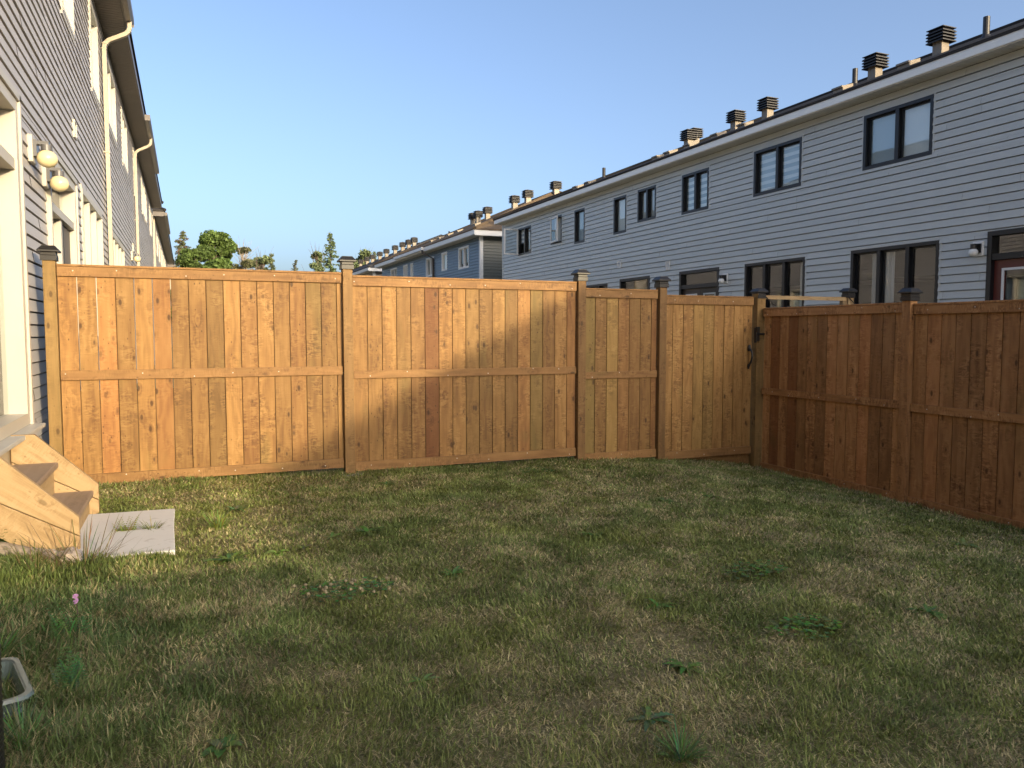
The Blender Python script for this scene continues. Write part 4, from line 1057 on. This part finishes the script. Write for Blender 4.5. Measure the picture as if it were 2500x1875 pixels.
def weed(kind, x, y, sc, label, col=None, cat='weed', name=None, group='weeds growing in the lawn'):
    V, F, C = [], [], []; z = float(gh(np.array([x]), np.array([y]))[0]) + .004
    col = col or (.125, .20, .058); sc *= {'dandelion': .72, 'dock': .7, 'clover': .9}.get(kind, 1)
    if kind == 'dandelion':
        for k in range(int(random.uniform(24, 36))):
            a = k * 2.4 + random.uniform(-.5, .5); ln = random.uniform(.04, .13) * sc
            blade_strip(V, F, C, (x, y, z), a, ln, ln * .15, random.uniform(.1, .6), random.uniform(.15, .45), [c * random.uniform(.75, 1.3) for c in col], lobes=1, seg=10)
    elif kind == 'dock':
        for k in range(7):
            a = k * 2.4 + random.uniform(-.3, .3); ln = random.uniform(.09, .17) * sc
            blade_strip(V, F, C, (x, y, z), a, ln, ln * .23, random.uniform(.15, .7), random.uniform(.2, .5), [c * random.uniform(.75, 1.3) for c in col])
    elif kind == 'clover':
        for k in range(int(150 * sc)):
            rr = .16 * sc * math.sqrt(random.random()); a = random.uniform(0, 6.283); q = (x + rr * math.cos(a) * 1.35, y + rr * math.sin(a) * .8, z + random.uniform(.012, .045))
            a0 = random.uniform(0, 6.28); cc = [c * random.uniform(.6, 1.4) for c in col]
            for j in range(3): blade_strip(V, F, C, q, a0 + j * 2.094, random.uniform(.010, .017), .007, .3, .2, cc, seg=3)
    elif kind == 'tuft':
        for k in range(int(110 * sc)):
            a = random.uniform(0, 6.283); ln = random.uniform(.07, .17) * sc; rr = .045 * sc * random.random()
            blade_strip(V, F, C, (x + rr * math.cos(a), y + rr * math.sin(a), z - .005), a + random.uniform(-.6, .6), ln, .0021, random.uniform(.6, 1.45), random.uniform(.1, .45), [c * random.uniform(.7, 1.4) for c in col], seg=5)
    elif kind == 'straw':
        for k in range(int(60 * sc)):
            a = random.uniform(0, 6.283); ln = random.uniform(.14, .34) * sc; rr = .10 * sc * random.random()
            cc = (.22, .17, .08) if random.random() < .55 else (.10, .12, .035)
            blade_strip(V, F, C, (x + rr * math.cos(a) * 1.8, y + rr * math.sin(a) * .7, z - .01), a, ln, .0022, random.uniform(.75, 1.5), random.uniform(.05, .35), [c * random.uniform(.7, 1.3) for c in cc], seg=6)
    elif kind == 'feather':     # soft ferny weed
        for k in range(int(30 * sc)):
            a = random.uniform(0, 6.283); rr = .09 * sc * random.random(); b0 = Vector((x + rr * math.cos(a), y + rr * math.sin(a), z)); hh = random.uniform(.06, .17) * sc
            cc = [c * random.uniform(.7, 1.35) for c in col]; ld = random.uniform(0, 6.28)
            for j in range(9):
                f = j / 9; q = b0 + Vector((math.cos(ld) * hh * .4 * f, math.sin(ld) * hh * .4 * f, hh * f))
                for s_ in (0, 3.14): blade_strip(V, F, C, q, ld + 1.57 + s_, .04 * (1.1 - f) * sc, .004, .5, .3, cc, seg=2)
    V = np.array(V); F = np.array(F); C = np.array(C)
    o = np_mesh(name or {'dandelion': 'dandelion_plant', 'dock': 'dock_plant', 'clover': 'clover_patch', 'tuft': 'grass_tuft', 'straw': 'tall_grass_tuft', 'feather': 'ferny_weed'}[kind], V, F, C, M['weed'])
    recenter(o, (x, y, z)); tag(o, label, cat, group); return o
G1, G2, G3 = (.13, .21, .06), (.24, .31, .08), (.17, .24, .08)
weed('dandelion', .20, 4.66, 1.9, 'big dark leafy weed at the edge of the sunlit grass, below the slabs')
weed('tuft', .16, 5.5, 1.1, 'bright blade tuft right of the slabs', G2)
weed('dandelion', .30, 6.02, 1.3, 'weed between the slab corner and the centre fence post', G3)
weed('dock', .47, 4.76, 1.0, 'pale broad leaf weed next to the big dark leafy weed', G2)
weed('dock', .63, 4.82, .9, 'grey green flat leaf in the middle of the weed chain', (.17, .20, .09))
weed('dandelion', .84, 5.0, 1.2, 'toothed weed in the weed chain left of its right end', G3)
weed('dandelion', 1.08, 5.05, 1.5, 'dark toothed weed at the right end of the weed chain')
weed('clover', .72, 3.86, 1.25, 'clover patch dotted with dried flower heads in the lawn', (.12, .22, .07), name='clover_patch')
weed('dandelion', 1.62, 6.7, 1.3, 'weed in front of the centre fence post')
weed('dandelion', 2.52, 4.5, 1.4, 'flat weed rosette in the middle of the lawn')
weed('clover', 3.16, 6.85, 1.1, 'low leafy clump close in front of the second fence bay')
weed('dandelion', 3.64, 5.35, 1.3, 'weed below the short fence bay')
weed('dandelion', 4.15, 5.4, 1.5, 'weed below the gate')
weed('clover', 2.95, 3.43, 1.1, 'dark clover mound out in the right part of the lawn')
weed('dandelion', 1.33, 4.0, 1.0, 'small weed in the centre of the lawn, right of the clover with flowers')
weed('dandelion', 2.14, 3.18, 1.1, 'small toothed weed above the round clover mound')
weed('clover', 2.56, 2.63, 1.0, 'fresh green clover mound in the lower right of the lawn', (.14, .24, .06))
weed('dandelion', 1.84, 2.54, 1.15, 'upright dark dandelion left of the lower right clover mound')
weed('dandelion', 1.46, 2.22, 1.2, 'dandelion with one pale round leaf near the bottom of the photo', (.12, .18, .08))
weed('tuft', 1.42, 1.98, .8, 'dark tuft at the bottom edge right of the middle', (0.116, 0.217, 0.072))
weed('dandelion', .80, 2.78, 1.0, 'faint flat weed in the lower middle lawn', G3)
weed('dandelion', 4.8, 3.52, 1.3, 'weed near the right fence, lower of the pair', G3)
weed('dandelion', 3.33, 2.62, 1.2, 'weed in the far lower right lawn')
weed('dock', .07, 2.50, .8, 'blue green broad leaf at the bottom edge left of the middle', (.11, .17, .06))
weed('feather', -.40, 5.46, .75, 'yellow green weed growing in the joint of the two slabs', (.30, .34, .07))
weed('tuft', -.24, 5.47, .75, 'thin grass tuft in the slab joint near its right end', (.16, .18, .05))
weed('dock', -.20, 4.80, .95, 'young broad leaf plant at the near edge of the slabs', (.10, .17, .03))
weed('dock', -.12, 4.76, .7, 'second smaller broad leaf plant right of the first at the slab edge', (.10, .15, .035))
weed('straw', -.56, 4.80, 1.1, 'tall dry grass stems leaning over the slabs at the foot of the steps', cat='grass tuft')
weed('straw', -.78, 4.72, .8, 'dry grass tuft in front of the lower stringer by the rock', cat='grass tuft')
weed('feather', -.98, 5.10, 1.0, 'small ferny weed under the steps', (.05, .10, .03))
weed('feather', -.50, 3.62, .95, 'ferny green weed above the plastic tub', (0.131, 0.261, 0.087))
weed('feather', -.42, 3.15, .85, 'ferny green weed right of the plastic tub', (0.123, 0.261, 0.087))
weed('tuft', -.72, 3.45, 1.2, 'long dark grass tuft behind the plastic tub', (0.131, 0.232, 0.072))
weed('tuft', -.50, 2.72, 1.0, 'long grass tuft in front of the plastic tub', (0.145, 0.246, 0.080))
# seed stem over the tread, purple flower, clover heads
fl = thing('clover_flower', (-.46, 3.66, .1), 'small purple flower on a thin stem at the lower left', 'flower')
s_ = MB(); s_.tube([(-.46, 3.66, .1), (-.455, 3.66, .2), (-.46, 3.655, .27)], .0022, 5); s_.build('stem', M['bark'], fl)
s_ = MB()
for k in range(40):
    u = random.uniform(0, 6.28); rr = .011 * random.random(); s_.sphere((-.46 + rr * math.cos(u), 3.655 + rr * math.sin(u), .255 + random.uniform(0, .04)), .0038, 5, 4)
M['purple'] = paint('purple petals', (.36, .20, .42), .7, .15, 60.)
s_.build('petals', M['purple'], fl)
M['drybloom'] = paint('dried clover bloom', (.33, .28, .17), .9, .2, 60.)
ch = bpy.data.objects.new('dried_flower_heads', None)
hd = MB()
for k in range(26):
    a = random.uniform(0, 6.28); rr = random.uniform(.08, .30); X_, Y_ = .72 + rr * math.cos(a), 3.88 + rr * .6 * math.sin(a); hd.sphere((X_, Y_, float(gz(X_)) + random.uniform(.03, .06)), .009, 7, 5)
hdo = [o for o in bpy.data.objects if o.name.startswith('clover_patch')][0]
o = hd.build('flower_heads', M['drybloom'], hdo); o['kind'] = 'stuff'
